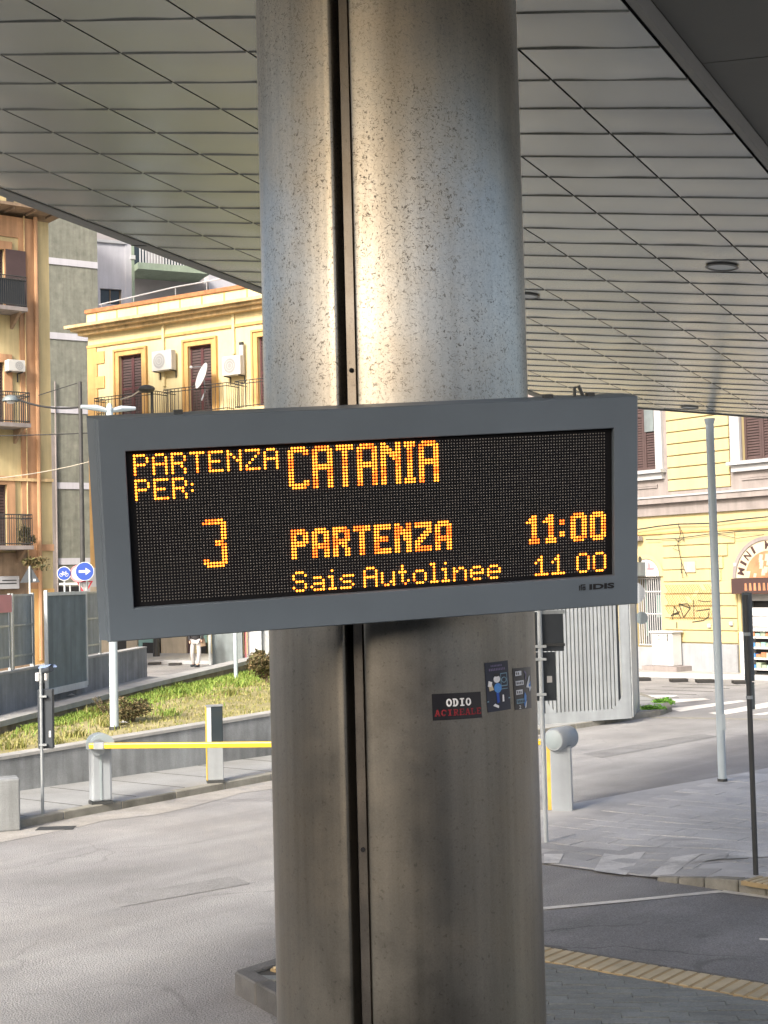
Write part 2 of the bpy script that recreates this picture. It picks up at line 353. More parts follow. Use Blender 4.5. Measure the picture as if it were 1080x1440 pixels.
# brushed stainless with etched worm marks
def steel(name, tint=(0.64,0.605,0.525), worms=True):
    m = bpy.data.materials.new(name); m.use_nodes = True; nt = m.node_tree; N = nt.nodes; L = nt.links; b = N['Principled BSDF']
    b.inputs['Metallic'].default_value = 1.0
    tc = N.new('ShaderNodeTexCoord')
    def noise(scale, detail=4, rough=0.6, vec=None, dist=0.0):
        n = N.new('ShaderNodeTexNoise'); n.inputs['Scale'].default_value = scale; n.inputs['Detail'].default_value = detail
        n.inputs['Roughness'].default_value = rough; n.inputs['Distortion'].default_value = dist
        L.new(vec or tc.outputs['Object'], n.inputs['Vector']); return n.outputs[0]
    def rng(x, a, b_, c, d):
        r = N.new('ShaderNodeMapRange'); r.inputs[1].default_value = a; r.inputs[2].default_value = b_; r.inputs[3].default_value = c; r.inputs[4].default_value = d
        L.new(x, r.inputs[0]); return r.outputs[0]
    def mth(op, a, b_):
        q = N.new('ShaderNodeMath'); q.operation = op
        for i, z in enumerate((a, b_)):
            if isinstance(z, (int, float)): q.inputs[i].default_value = z
            else: L.new(z, q.inputs[i])
        return q.outputs[0]
    mp = N.new('ShaderNodeMapping'); mp.inputs['Scale'].default_value = (14, 14, 0.5); L.new(tc.outputs['Object'], mp.inputs[0])
    streak = noise(1.0, 5, 0.6, mp.outputs[0])
    blotch = noise(2.2, 7, 0.7); grain = noise(170, 3, 0.6); speck = noise(60, 3, 0.65)
    base = mth('MULTIPLY', rng(streak, 0.32, 0.68, 0.82, 1.08), rng(blotch, 0.3, 0.7, 0.78, 1.16))
    base = mth('MULTIPLY', base, rng(grain, 0.3, 0.7, 0.9, 1.08))
    base = mth('MULTIPLY', base, rng(speck, 0.30, 0.40, 0.72, 1.0))
    if worms:
        w = noise(52, 0.8, 0.4, None, 1.2)
        line = mth('SUBTRACT', 1.0, rng(mth('ABSOLUTE', mth('SUBTRACT', w, 0.5), 0), 0.0, 0.045, 0.0, 1.0))
        cut = rng(noise(85, 1, 0.5), 0.46, 0.52, 0.0, 1.0)
        sx = N.new('ShaderNodeSeparateXYZ'); L.new(tc.outputs['Object'], sx.inputs[0])
        band = mth('MULTIPLY', rng(sx.outputs[2], 3.0, 3.6, 0.12, 1.0), rng(noise(1.6, 4, 0.6), 0.34, 0.56, 0.2, 1.0))
        wm = mth('MULTIPLY', mth('MULTIPLY', line, cut), band)
        base = mth('MULTIPLY', base, mth('SUBTRACT', 1.0, mth('MULTIPLY', wm, 0.66)))
        zz = mth('ADD', sx.outputs[2], mth('MULTIPLY', noise(1.3, 5, 0.6), 0.9)); base = mth('MULTIPLY', base, rng(zz, 2.9, 4.2, 0.36, 1.0))   # darker towards the bottom, with an uneven edge
        # rust-brown stain clouds
        rough = mth('ADD', rng(blotch, 0.3, 0.7, 0.33, 0.46), mth('MULTIPLY', wm, 0.3))
    else: rough = rng(blotch, 0.3, 0.7, 0.27, 0.42)
    c = N.new('ShaderNodeRGB'); c.outputs[0].default_value = (*tint, 1)
    mx = N.new('ShaderNodeMix'); mx.data_type = 'RGBA'; mx.inputs[7].default_value = (tint[0]*0.80, tint[1]*0.72, tint[2]*0.62, 1)
    L.new(rng(noise(1.1, 6, 0.65), 0.45, 0.65, 0.0, 0.8), mx.inputs[0]); L.new(c.outputs[0], mx.inputs[6])
    vm = N.new('ShaderNodeVectorMath'); vm.operation = 'SCALE'; L.new(mx.outputs[2], vm.inputs[0]); L.new(base, vm.inputs['Scale'])
    L.new(vm.outputs[0], b.inputs['Base Color']); L.new(rough, b.inputs['Roughness'])
    bp = N.new('ShaderNodeBump'); bp.inputs['Strength'].default_value = 0.15; bp.inputs['Distance'].default_value = 0.004
    L.new(noise(5, 4, 0.6), bp.inputs['Height']); L.new(bp.outputs[0], b.inputs['Normal'])
    return m
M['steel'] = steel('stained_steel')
M['steelstrip'] = steel('strip_steel', (0.19,0.175,0.155), False)

# ============================================================ GROUND
MB().poly([(-600,-400,-0.004),(600,-400,-0.004),(600,900,-0.004),(-600,900,-0.004)]).build('ground', M['asphalt'], kind='structure')
road = MB().poly([(-30,-12,0.0),(30,-12,0.0),(30,70,0.0),(-30,70,0.0)]).build('road', M['asphalt'], kind='structure')
def flat(name, pts, z, mat, kind='structure', parent=None):
    return MB().poly([(p[0], p[1], z) for p in pts]).build(name, mat, parent, kind=kind)
# darker, newer asphalt in the bus bay
flat('bus_bay', [tuple(gp(x, y)[:2]) for x, y in [(764,1282),(900,1268),(1015,1256),(1080,1264),(1300,1290)]] + [(4.6,4),(-0.2,4),(-0.2,8.9),(-0.75,9.1),(-0.9,10.0),(-0.9,10.7),(0.02,11.9)], 0.005, M['asphalt_dark'])
# dusty edge of the gutter along the pavement
K0, K1, K2, K3 = V((-4.69,17.17,0)), V((-1.76,20.98,0)), V((2.83,26.26,0)), V((4.84,28.41,0))
kd = (K1-K0).normalized(); kn = V((kd.y,-kd.x,0))
M['dust'] = pm('gutter_dust', (0.30,0.285,0.255), 0.95, var=0.2, scale=2.5, dirt=(0.26,0.256,0.248), dirt_amt=1.0, bump=0.4, fine=0.2)
dp = [K0-kd*12, K0, K1, K2, K3]; inner = []
rr = random.Random(3)
for i in range(40):
    t = i/39; L_ = 12+4.8+7+3
    q = K0 - kd*12 + kd*(t*24.5); inner.append(q + kn*(0.5+0.08*math.sin(i*0.9)+0.25*rr.random()))
flat('gutter_dust_strip', [K0-kd*12, K0, K1, K2] + inner[::-1], 0.004, M['dust'])

# pavement along the left and the island under the screen
side = [(-12.0,7.7),(-4.69,17.17),(-1.76,20.98),(2.83,26.26),(4.84,28.41),(5.5,29.1),(5.9,29.9),(6.02,30.8),(5.95,32.4),(5.83,34.6),(3.2,34.6),(1.2,26.9),(-1.94,23.35),(-5.15,20.0),(-13,11.5)]
pv = MB().prism(side, -0.05, 0.1).build('pavement', M['pavement'], kind='structure')
def kerbstones(line, h, w, L_, mat, parent, z0=-0.05, side_=1):
    """individual kerb stones along a polyline, outer face on the line"""
    for a, b in zip(line[:-1], line[1:]):
        a = V(a); b = V(b); d = (b-a); n_ = max(1, round(d.length/L_)); e = d.normalized(); nn = V((-e.y, e.x, 0))*side_
        for i in range(n_):
            p0 = a + d*(i/n_) + e*0.006; p1 = a + d*((i+1)/n_) - e*0.006; j = random.uniform(-0.006, 0.006)
            o = MB().obox((p0.x, p0.y, 0), e, nn, (0,0,1), 0, (p1-p0).length, -0.012+j, w, z0, h+0.004+j).build('kerb_stone', mat, parent, bevel=0.012)
kerbstones([(*p, 0) for p in side[:10]], 0.1, 0.14, 1.0, M['kerb'], pv)
# paving joints of the left pavement
jm = MB()
for i in range(1, 30):
    p = K0 + kd*(i*0.9-4) ; q = p - kn*2.4
    jm.obox((p.x,p.y,0), -kn, kd, (0,0,1), 0.14, 1.9, 0, 0.012, 0.095, 0.1035)
jm.build('pavement_joint', M['joint'], pv, kind='stuff')

# far pavement in front of the buildings
fs = [gp(205,931), gp(290,936), gp(905,951), gp(1000,955), gp(1080,958)]
far_a = V((-16,56,0)); 
farpts = [(-30,58.0),(gp(200,933).x,gp(200,933).y),(gp(300,934).x,gp(300,934).y),(1.5,47.0),(gp(905,952).x,gp(905,952).y),(gp(1080,957).x,gp(1080,957).y),(16,33.0),(40,12),(60,40),(20,90),(-30,90)]
fp = MB().prism([(p[0],p[1]) for p in farpts], -0.05, 0.12).build('far_pavement', M['coping'], kind='structure')
fl = [(*p, 0) for p in farpts[:7]]
kerbstones(fl, 0.12, 0.25, 1.5, M['stonelight'], fp, side_=1)
dr = MB()
for x, y in [(217,932.5),(246,933.5),(903,954.5),(955,956),(992,957),(1044,958.5)]:
    p = gp(x, y, 0.06); dr.box(p.x-0.22, p.x+0.22, p.y-0.1, p.y+0.25, 0.01, 0.085)
dr.build('drain_opening', M['dark'], fp)

# ---- paved plaza to the right with separate slabs
ez_ = (gp(916,1236)-gp(765,1216)); ez_.z = 0; ea = ez_.normalized(); eb = V((-ea.y, ea.x, 0))
pz = lambda x, y: (gp(x,y).x, gp(x,y).y)
plaza_pts = [pz(740,1213),pz(765,1216),pz(830,1225),pz(916,1236),pz(992,1246),pz(1040,1255),pz(1080,1261),(5.0,11.6),(9,9),(14,16),pz(1300,1046),pz(1080,1081),pz(1051,1087),pz(930,1108),pz(808,1131),pz(770,1140),(1.2,17.6)]
def plaza_z(x, y): # flush at left, kerb height at right, low again at the back
    t = min(max((x-2.3)/1.0, 0), 1); t = t*t*(3-2*t)
    b = min(max((16.5-y)/2.5, 0), 1)
    return 0.012 + 0.10*t*b
def inpoly(x, y, P):
    c = False; n = len(P)
    for i in range(n):
        x1, y1 = P[i][:2]; x2, y2 = P[(i+1) % n][:2]
        if (y1 > y) != (y2 > y) and x < (x2-x1)*(y-y1)/(y2-y1)+x1: c = not c
    return c
pb = MB(); N_ = 46
xs_ = [1.0+12*i/N_ for i in range(N_+1)]; ys2 = [9+14*i/N_ for i in range(N_+1)]
bm = bmesh.new()
bmv = [bm.verts.new((p[0], p[1], 0)) for p in plaza_pts]; bmf = bm.faces.new(bmv)
for i in range(1, 40):
    g = bm.verts[:] + bm.edges[:] + bm.faces[:]; bmesh.ops.bisect_plane(bm, geom=g, plane_co=(1.0+i*0.33,0,0), plane_no=(1,0,0))
for i in range(1, 24):
    g = bm.verts[:] + bm.edges[:] + bm.faces[:]; bmesh.ops.bisect_plane(bm, geom=g, plane_co=(0,9+i*0.5,0), plane_no=(0,1,0))
for v in bm.verts: v.co.z = plaza_z(v.co.x, v.co.y)
me = bpy.data.meshes.new('plaza'); bm.to_mesh(me); bm.free(); me.materials.append(M['slabjoint'])
plaza = bpy.data.objects.new('plaza', me); C.objects.link(plaza); plaza['kind'] = 'structure'
o0 = gp(765,1216); o0.z = 0
sl_w, sl_d = 0.60, 0.30
front = [V((*p, 0)) for p in plaza_pts[1:7]]
whites = [[(765,1204),(793,1204),(786,1217),(765,1217)], [(850,1203),(908,1203),(880,1234),(835,1228)], [(944,1215),(988,1214),(948,1237),(914,1236)],[(984,1218),(1026,1216),(1020,1225),(970,1227)], [(1030,1218),(1100,1212),(1100,1222),(1020,1226)]]
WP = [[pz(*q) for q in w] for w in whites]
cnt = 0; far_slabs = MB(); meshes = {}
for j in range(0, 26):
    for i in range(-2, 16):
        off = (j % 2)*sl_w*0.5
        q = o0 + ea*(i*sl_w+off) + eb*(j*sl_d+0.02)
        cs = [q + ea*0.006 + eb*0.006, q + ea*(sl_w-0.006) + eb*0.006, q + ea*(sl_w-0.006) + eb*(sl_d-0.006), q + ea*0.006 + eb*(sl_d-0.006)]
        if not all(inpoly(c.x, c.y, plaza_pts) for c in cs): continue
        cen = (cs[0]+cs[2])*0.5
        if cen.x > 7: continue
        mat = M['paver']
        if j < 3 or (j < 4 and i % 3 == 0): mat = M['paver_dark']
        h = random.uniform(0.004, 0.009)
        pts = [V((c.x, c.y, plaza_z(c.x, c.y)-0.01)) for c in cs] + [V((c.x, c.y, plaza_z(c.x, c.y)+h)) for c in cs]
        if cnt < 295: MB().hexa(pts).build('paving_slab', mat, plaza, fix=False); cnt += 1
        else: far_slabs.hexa(pts)
if far_slabs.v: far_slabs.build('paving_slab', M['paver'], plaza, kind='stuff')
for w in WP:
    w = [V((a, b, 0)) for a, b in w]; k_ = 6
    MB().grid(lambda u, v: (lambda p: V((p.x, p.y, plaza_z(p.x, p.y)+0.0125)))((w[0].lerp(w[1], u)).lerp(w[3].lerp(w[2], u), v)), 8, 2).build('painted_stripe', M['paver_white'], plaza, fix=False)
# margin fill between slabs and the edge
bmf2 = me.copy(); bmf2.materials.clear(); bmf2.materials.append(M['slabjoint']);
mo = bpy.data.objects.new('paving_margin', bmf2); C.objects.link(mo); mo.parent = plaza; mo.location.z = 0.002
# raised kerb on the right of the plaza front
kp = [gp(925,1238), gp(955,1242), gp(992,1247), gp(1040,1255), gp(1080,1261), gp(1180,1284)]
for a, b in zip(kp[:-1], kp[1:]):
    a = V((a.x,a.y,0)); b = V((b.x,b.y,0)); e = (b-a).normalized(); nn = V((-e.y,e.x,0)); L_ = (b-a).length
    ha, hb = plaza_z(a.x,a.y)+0.012, plaza_z(b.x,b.y)+0.012
    P = lambda t, w, z: a + e*t + nn*w + V((0,0,z))
    MB().hexa([P(0.004,-0.03,-0.03),P(L_-0.004,-0.03,-0.03),P(L_-0.004,0.13,-0.03),P(0.004,0.13,-0.03),P(0.004,-0.02,ha),P(L_-0.004,-0.02,hb),P(L_-0.004,0.13,hb),P(0.004,0.13,ha)]).build('kerb_stone', M['kerb'], plaza, bevel=0.01)
# tactile tile at the far right of the raised kerb
ta = gp(1042,1240,0.12); te = (gp(1080,1246,0.12)-ta).normalized(); tn = V((-te.y,te.x,0))
MB().obox((ta.x,ta.y,0), te, tn, (0,0,1), 0, 1.5, 0, 0.28, 0.09, 0.128).build('tactile_tile', M['tactile_base'], plaza)
for i in range(22):
    MB().obox((ta.x,ta.y,0), te, tn, (0,0,1), 0.02+i*0.067, 0.055+i*0.067, 0.01, 0.27, 0.11, 0.136).build('tactile_rib', M['tactile'], plaza, fix=False)

# white painted lines, sheet on the road
def line_px(mb, pts, w, z):
    P = [gp(*p) for p in pts]
    for a, b in zip(P[:-1], P[1:]):
        e = (b-a).normalized(); nn = V((-e.y,e.x,0))*w/2
        mb.poly([(a-nn).xy.to_3d()+V((0,0,z)), (b-nn).xy.to_3d()+V((0,0,z)), (b+nn).xy.to_3d()+V((0,0,z)), (a+nn).xy.to_3d()+V((0,0,z))])
lm = MB(); line_px(lm, [(640,1288),(765,1278.5),(900,1266)], 0.09, 0.009); line_px(lm, [(900,1266),(1015,1254.5)], 0.09, 0.0092); line_px(lm, [(1015,1254.5),(1080,1263),(1180,1282)], 0.09, 0.0094); line_px(lm, [(1068,1322),(1120,1324)], 0.06, 0.009)
lm.build('lane_line', M['roadpaint'], road)
for st in ([(905,978),(953,978),(941,982),(911,982)], [(931,984),(989,982),(999,984),(941,989)], [(937,997),(1041,985),(1051,986),(957,1001)], [(996,1003),(1080,988),(1120,988),(1015,1006)], [(1057,1005),(1120,996),(1140,1000),(1067,1006)]):
    MB().poly([V((gp(*q).x, gp(*q).y, 0.005)) for q in st]).build('zebra_stripe', M['roadpaint'], road)
# worn tyre tracks / repair seam on the street
MB().poly([V((gp(*q).x, gp(*q).y, 0.0045)) for q in [(915,1008),(1080,1011),(1080,1013),(915,1010)]]).build('road_seam', M['kerb'], road)

# cast-iron gutter grate and trench patches
ga_ = gp(50,1168); gb2 = gp(102,1166.5); gd_ = (gb2-ga_); gl_ = gd_.length; gd_.normalize(); gn_ = V((-gd_.y, gd_.x, 0))
MB().obox((ga_.x,ga_.y,0), gd_, gn_, (0,0,1), 0, gl_, -0.02, 0.22, -0.02, 0.008).build('gutter_grate', M['darkpole'], road)
M['patch'] = pm('asphalt_patch', (0.215,0.212,0.205), 0.92, var=0.2, scale=1.5, bump=0.6, bscale=80, fine=0.3, cracks=0.3)
for pts in ([(150,1262),(330,1232),(352,1243),(170,1276)], [(820,1060),(985,1032),(1010,1036),(846,1066)]):
    MB().poly([V((gp(*q).x, gp(*q).y, 0.0048)) for q in pts]).build('asphalt_patch', M['patch'], road)
# ---- platform where the column stands
corner = V((0.02,11.6,0)); Pl = V((-1.135,10.23,0)); Pr = V((2.58,9.54,0)); Pn = V((-0.60,9.30,0))
prd = (Pr-corner).normalized()
plat_pts = [Pl, corner, corner + prd*9.0, V((7.0,3.0,0)), V((3,1.0,0)), V((-1.1,1.0,0)), V((-1.1,8.0,0)), Pn]
platform = MB().prism([(p.x,p.y) for p in plat_pts], -0.05, 0.13).build('platform', M['joint'], kind='structure')
kerbstones([Pn, Pl], 0.15, 0.12, 0.42, M['kerb_dark'], platform, side_=-1)
kerbstones([Pl, corner], 0.15, 0.12, 0.6, M['kerb_dark'], platform, side_=-1)
kerbstones([corner, corner+prd*8.9], 0.15, 0.02, 0.8, M['kerb_dark'], platform, side_=-1)
kerbstones([V((-1.1,8.0,0)), Pn], 0.15, 0.12, 0.6, M['kerb_dark'], platform, side_=-1)
kerbstones([V((-1.1,1.2,0)), V((-1.1,8.0,0))], 0.15, 0.12, 0.9, M['kerb_dark'], platform, side_=-1)
pin = V((prd.y, -prd.x, 0))           # into the platform
# tactile strip of separate ribs, along right edge and the left tip
stb = MB().obox((corner.x,corner.y,0), prd, pin, (0,0,1), 0.1, 8.9, 0.03, 0.36, 0.12, 0.150).build('tactile_base', M['tactile_base'], platform)
rib = None
for i in range(88):
    q = corner + prd*(0.14+i*0.098)
    skew = prd*0.0
    p = [q+pin*0.035, q+prd*0.066+pin*0.035, q+prd*0.066+pin*0.355+prd*0.0, q+pin*0.355]
    o = MB().hexa([V((c.x,c.y,0.14)) for c in p]+[V((c.x,c.y,0.155)) for c in p]).build('tactile_rib', M['tactile'], platform, fix=False)
lt = (corner-Pl).normalized(); ltn = V((lt.y,-lt.x,0))
MB().obox((Pl.x,Pl.y,0), lt, ltn, (0,0,1), 0.2, 1.75, 0.15, 0.50, 0.12, 0.149).build('tactile_base', M['tactile_base'], platform)
for i in range(16):
    MB().obox((Pl.x,Pl.y,0), lt, ltn, (0,0,1), 0.22+i*0.096, 0.282+i*0.096, 0.155, 0.495, 0.14, 0.160).build('tactile_rib', M['tactile'], platform, fix=False)
# narrow dark pavers, courses run across the view
cnt = 0; extra = MB(); ce = V((0.995,-0.10,0)).normalized(); cn_ = V((0.10,0.995,0)).normalized()
platin = [(p.x,p.y) for p in plat_pts]
for j in range(0, 62):
    y = 5.0 + j*0.105
    for i in range(-3, 22):
        x = -1.4 + i*0.42 + (j % 3)*0.14
        q = V((x, y, 0)); cs = [q+ce*0.004+cn_*0.004, q+ce*0.416+cn_*0.004, q+ce*0.416+cn_*0.101, q+ce*0.004+cn_*0.101]
        if not all(inpoly(c.x,c.y,platin) for c in cs): continue
        if max((c-corner).dot(pin) for c in cs) < 0.34 or min((c-corner).dot(pin) for c in cs) < 0.05: continue
        if max((c-Pl).dot(ltn) for c in cs) < 0.50 and cs[0].x < 0.3 : continue
        if min((c-Pl).dot(ltn) for c in cs) < 0.16 and cs[0].x < 0.3 : continue
        h = random.uniform(0.142, 0.1475)
        pts = [V((c.x,c.y,0.12)) for c in cs]+[V((c.x,c.y,h)) for c in cs]
        vis = y > 8.3 and x > 0.8
        if vis and cnt < 290: MB().hexa(pts).build('paving_block', M['plat'], platform, fix=False); cnt += 1
        else: extra.hexa(pts)
extra.build('paving_block', M['plat'], platform, kind='stuff')

# ============================================================ CANOPY
d1 = V((0.97041977,-0.22115554,-0.09682815)); d2 = V((0.47259566,0.88023892,-0.04281094)); cn = V((0.09829815,-0.00437618,0.99514739))
CC = V((2.25245222,19.17607544,5.25951593))
canopy = thing('canopy', 'big grey metal bus station canopy with skewed ceiling panels overhead', 'canopy', (2.25,19.18,5.2))
def cp(u, v, w=0.0): return CC + d1*u + d2*v + cn*w
U0, UW, NU = 0.15, 0.6625, 8; V0, VW = -13.60, 0.4325
def vfar(u): return 0.27*u
def panel_grid(a0, a1, b0, b1, sag):
    """panel with rolled edges: slightly sagging sheet, with turned-up rim"""
    mb = MB(); g = 0.0065
    nu, nv = 7, 7
    def f(s, t):
        t = (0,.025,.10,.32,.65,.88,.97,1)[int(round(t*7))]; edge = 0.0005*max(0, 1-t*10) + (-0.0018)*max(0, 1-(1-t)*9)     # one lip rolls up, the other hangs
        u = a0+g + (a1-a0-2*g)*s; v = b0+0.0004 + (b1-b0-0.0008)*t
        es = min(1, 6*s, 6*(1-s)); w = -sag*math.sin(math.pi*t)*es + edge + sag*0.6*math.sin(7*s+3*t+a0*3+b0*5)*es
        return cp(u, v, w)
    mb.grid(f, nu, nv)
    n = len(mb.v)       # rim
    mb.quad(cp(a0+g,b0+0.0008,0.01),cp(a1-g,b0+0.0008,0.01),cp(a1-g,b0+0.0008,0.05),cp(a0+g,b0+0.0008,0.05))
    mb.quad(cp(a0+g,b1-0.0008,-0.008),cp(a1-g,b1-0.0008,-0.008),cp(a1-g,b1-0.0008,0.05),cp(a0+g,b1-0.0008,0.05))
    return mb
proto = []
stuffp = MB(); npan = 0
for k in range(-14, 40):
    for i in range(NU):
        a0 = U0+UW*i; a1 = a0+UW; b0 = V0+VW*k; b1 = b0+VW
        vf = min(vfar(a0), vfar(a1)) - 0.02
        if b0 > vfar(a1)-0.03: continue
        sag = random.choice((0.0008,0.0012,0.0018,0.0028,0.004))
        if b1 > vf:            # cut panel at the far edge
            t0, t1 = vfar(a0)-0.03, vfar(a1)-0.03
            mb = MB().quad(cp(a0+.006,b0+.004,0), cp(a1-.006,b0+.004,0), cp(a1-.006,max(min(b1,t1),b0+.004)-.0,0), cp(a0+.006,max(min(b1,t0),b0+.004),0))
        else: mb = panel_grid(a0, a1, b0, b1, sag)
        if k < -2: 
            n = len(stuffp.v); stuffp.v += mb.v; stuffp.f += [tuple(n+q for q in f) for f in mb.f]
        else:
            mb.build('ceiling_panel', M['ceil'], canopy, smooth=True, fix=True); npan += 1
stuffp.build('ceiling_panel', M['ceil'], canopy, kind='stuff', smooth=True)
UE = U0+UW*NU
# body of the canopy above the panels
VN = V0-14*VW
mb = MB(); top = 0.28
body = [cp(-0.02, VN, 0.055), cp(UE+0.05, VN, 0.055), cp(UE+0.05, vfar(UE), 0.055), cp(-0.02, 0.0, 0.055)]
mb.hexa(body + [p+cn*top for p in body]).build('canopy_body', M['ceilgap'], canopy)
mb = MB(); bo = [cp(-0.03, VN, 0.34), cp(7.2, VN, 0.34), cp(7.2, vfar(7.2)+0.05, 0.34), cp(-0.03, 0.05, 0.34)]
mb.hexa(bo + [p+cn*0.04 for p in bo]).build('roof_sheet', M['fascia'], canopy)
# left fascia: slim folded edge profile
mb = MB(); mb.quad(cp(-0.03,VN,0.0), cp(0.144,VN,0.0), cp(0.144,0.03,0.0), cp(-0.03,0.0,0.0)); mb.quad(cp(-0.03,VN,0.0), cp(-0.03,0.0,0.0), cp(-0.03,0.0,0.34), cp(-0.03,VN,0.34)); mb.quad(cp(0.144,VN,0.0), cp(0.144,VN,0.05), cp(0.144,0.03,0.05), cp(0.144,0.03,0.0))
mb.quad(cp(0.118,VN,-0.008), cp(0.144,VN,-0.008), cp(0.144,0.03,-0.008), cp(0.118,0.03,-0.008))
mb.build('edge_trim', M['fascia'], canopy)
for v in (-8.9, -5.2, -1.8, -12.4):
    MB().hexa([cp(-0.034,v,-0.004),cp(0.10,v,-0.004),cp(0.10,v+0.012,-0.004),cp(-0.034,v+0.012,-0.004),cp(-0.034,v,0.3),cp(0.10,v,0.02),cp(0.10,v+0.012,0.02),cp(-0.034,v+0.012,0.3)]).build('trim_joint', M['ceilgap'], canopy)
# far fascia
mb = MB(); a, b = 0.0, 7.2
mb.quad(cp(a,vfar(a),-0.012), cp(b,vfar(b),-0.012), cp(b,vfar(b)+0.05,-0.012), cp(a,vfar(a)+0.05,-0.012)); mb.quad(cp(a,vfar(a)-0.02,-0.012), cp(b,vfar(b)-0.02,-0.012), cp(b,vfar(b)-0.02,0.05), cp(a,vfar(a)-0.02,0.05))
mb.quad(cp(a,vfar(a)+0.05,-0.012), cp(b,vfar(b)+0.05,-0.012), cp(b,vfar(b)+0.05,0.36), cp(a,vfar(a)+0.05,0.36))
mb.build('far_fascia', M['fascia'], canopy)
# step and darker smooth soffit to the right
mb = MB(); mb.quad(cp(UE+0.012,VN,0), cp(UE+0.055,VN,0), cp(UE+0.055,vfar(UE),0), cp(UE+0.012,vfar(UE),0))
mb.quad(cp(UE+0.055,VN,0), cp(UE+0.075,VN,0.05), cp(UE+0.075,vfar(UE),0.05), cp(UE+0.055,vfar(UE),0)); mb.build('beam_trim', M['fascia'], canopy)
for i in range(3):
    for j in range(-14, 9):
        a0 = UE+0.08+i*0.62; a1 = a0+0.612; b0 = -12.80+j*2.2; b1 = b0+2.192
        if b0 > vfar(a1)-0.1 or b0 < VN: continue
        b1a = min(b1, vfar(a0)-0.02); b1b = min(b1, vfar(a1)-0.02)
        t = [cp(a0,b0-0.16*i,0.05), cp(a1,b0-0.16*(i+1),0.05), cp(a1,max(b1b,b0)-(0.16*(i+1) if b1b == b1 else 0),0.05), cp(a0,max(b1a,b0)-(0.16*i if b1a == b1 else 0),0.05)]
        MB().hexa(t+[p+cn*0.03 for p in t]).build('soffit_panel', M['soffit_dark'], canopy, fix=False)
# round downlights
def downlight(u, v, r=0.13):
    mb = MB(); c = cp(u, v, -0.012)
    def ring(f, t): 
        w = 2*math.pi*f; rr_ = (r, r*0.86, r*0.84)[int(round(t*2))]; dz = (0.0, -0.006, 0.014)[int(round(t*2))]
        return c + d1*(math.cos(w)*rr_) + cn.cross(d1)*(math.sin(w)*rr_) + cn*dz
    mb.grid(ring, 24, 2); o = mb.build('downlight_ring', M['fascia'], canopy, smooth=True)
    MB().poly([c + d1*(math.cos(2*math.pi*k/24)*r*0.84) + cn.cross(d1)*(math.sin(2*math.pi*k/24)*r*0.84) + cn*0.004 for k in range(24)]).build('downlight_lens', M['galvlight'], o)
downlight(4.54,-8.62,0.125); downlight(2.54,-7.29,0.125); downlight(1.906,-0.07,0.125)

# ---- canopy posts
def post(px, py, ztop, r, label, grp=None, hatch=True):
    b = gp(px, py); b.z = 0
    t = thing('canopy_post', label, 'post', b)
    MB().tube([b, V((b.x,b.y,ztop-0.02))], r, 20).build('shaft', M['polewhite'], t, smooth=True)
    MB().tube([b+V((0,0,0.0)), b+V((0,0,0.05))], r+0.012, 20).build('foot_ring', M['darkpole'], t, smooth=True)
    MB().tube([V((b.x,b.y,ztop-0.08)), V((b.x,b.y,ztop-0.005))], [r+0.004, r+0.022], 20).build('head_plate', M['polewhite'], t, smooth=True)
    if hatch: MB().box(b.x+r*0.35-0.02, b.x+r*0.35+0.035, b.y-r-0.012, b.y-r*0.6, 0.72, 0.94).build('hatch', M['polewhite'], t, bevel=0.004)
post(1016,1100,5.03,0.056,'tall thin pale blue-white post holding up the far edge of the canopy')

# ============================================================ COLUMN
COLC = V((0.058, 5.6, 0)); R_ = 0.52
column = thing('steel_column', 'thick round stained stainless steel column behind the departure board', 'column', (COLC.x, COLC.y, 0.13))
zb, zt = 0.13, 6.35
# angle measured from the direction facing the camera, positive to the right
def cyl(th, z, r=R_): return V((COLC.x + r*math.sin(th), COLC.y - r*math.cos(th), z))
g0, g1 = math.radians(-24.2), math.radians(-16.2)
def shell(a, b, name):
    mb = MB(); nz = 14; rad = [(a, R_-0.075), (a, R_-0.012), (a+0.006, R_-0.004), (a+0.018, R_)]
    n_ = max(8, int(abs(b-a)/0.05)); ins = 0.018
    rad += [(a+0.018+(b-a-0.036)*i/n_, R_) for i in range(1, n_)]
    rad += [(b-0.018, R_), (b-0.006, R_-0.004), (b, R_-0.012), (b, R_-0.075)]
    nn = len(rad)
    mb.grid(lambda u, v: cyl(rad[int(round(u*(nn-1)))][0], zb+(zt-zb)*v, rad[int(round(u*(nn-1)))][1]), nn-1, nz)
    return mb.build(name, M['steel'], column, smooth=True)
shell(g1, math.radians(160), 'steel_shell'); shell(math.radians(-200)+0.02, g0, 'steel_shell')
mb = MB(); mb.grid(lambda u, v: cyl(g0-0.03+(g1-g0+0.06)*u, zb+(zt-zb)*v, R_-0.070), 6, 2); mb.build('groove_back', M['black'], column, smooth=True)
ga, gb = math.radians(-21.3), math.radians(-16.5)
mb = MB()
prof = [(ga, R_-0.066), (ga, R_-0.024), (ga+0.006, R_-0.020), (gb-0.012, R_-0.018), (gb-0.004, R_-0.026), (gb-0.004, R_-0.066)]
mb.grid(lambda u, v: cyl(prof[int(round(u*5))][0], zb+(zt-zb)*v, prof[int(round(u*5))][1]), 5, 4); mb.build('groove_strip', M['steelstrip'], column, smooth=True)
for z in (1.94, 3.66):
    th = (ga+gb)/2; c = cyl(th, z, R_-0.020); nrm = V((math.sin(th), -math.cos(th), 0))
    MB().tube([c, c+nrm*0.006], 0.009, 8).build('screw', M['black'], column)
# base collar
MB().tube([V((COLC.x,COLC.y,0.125)), V((COLC.x,COLC.y,0.17))], R_+0.025, 48).build('base_collar', M['galv'], column, smooth=True)

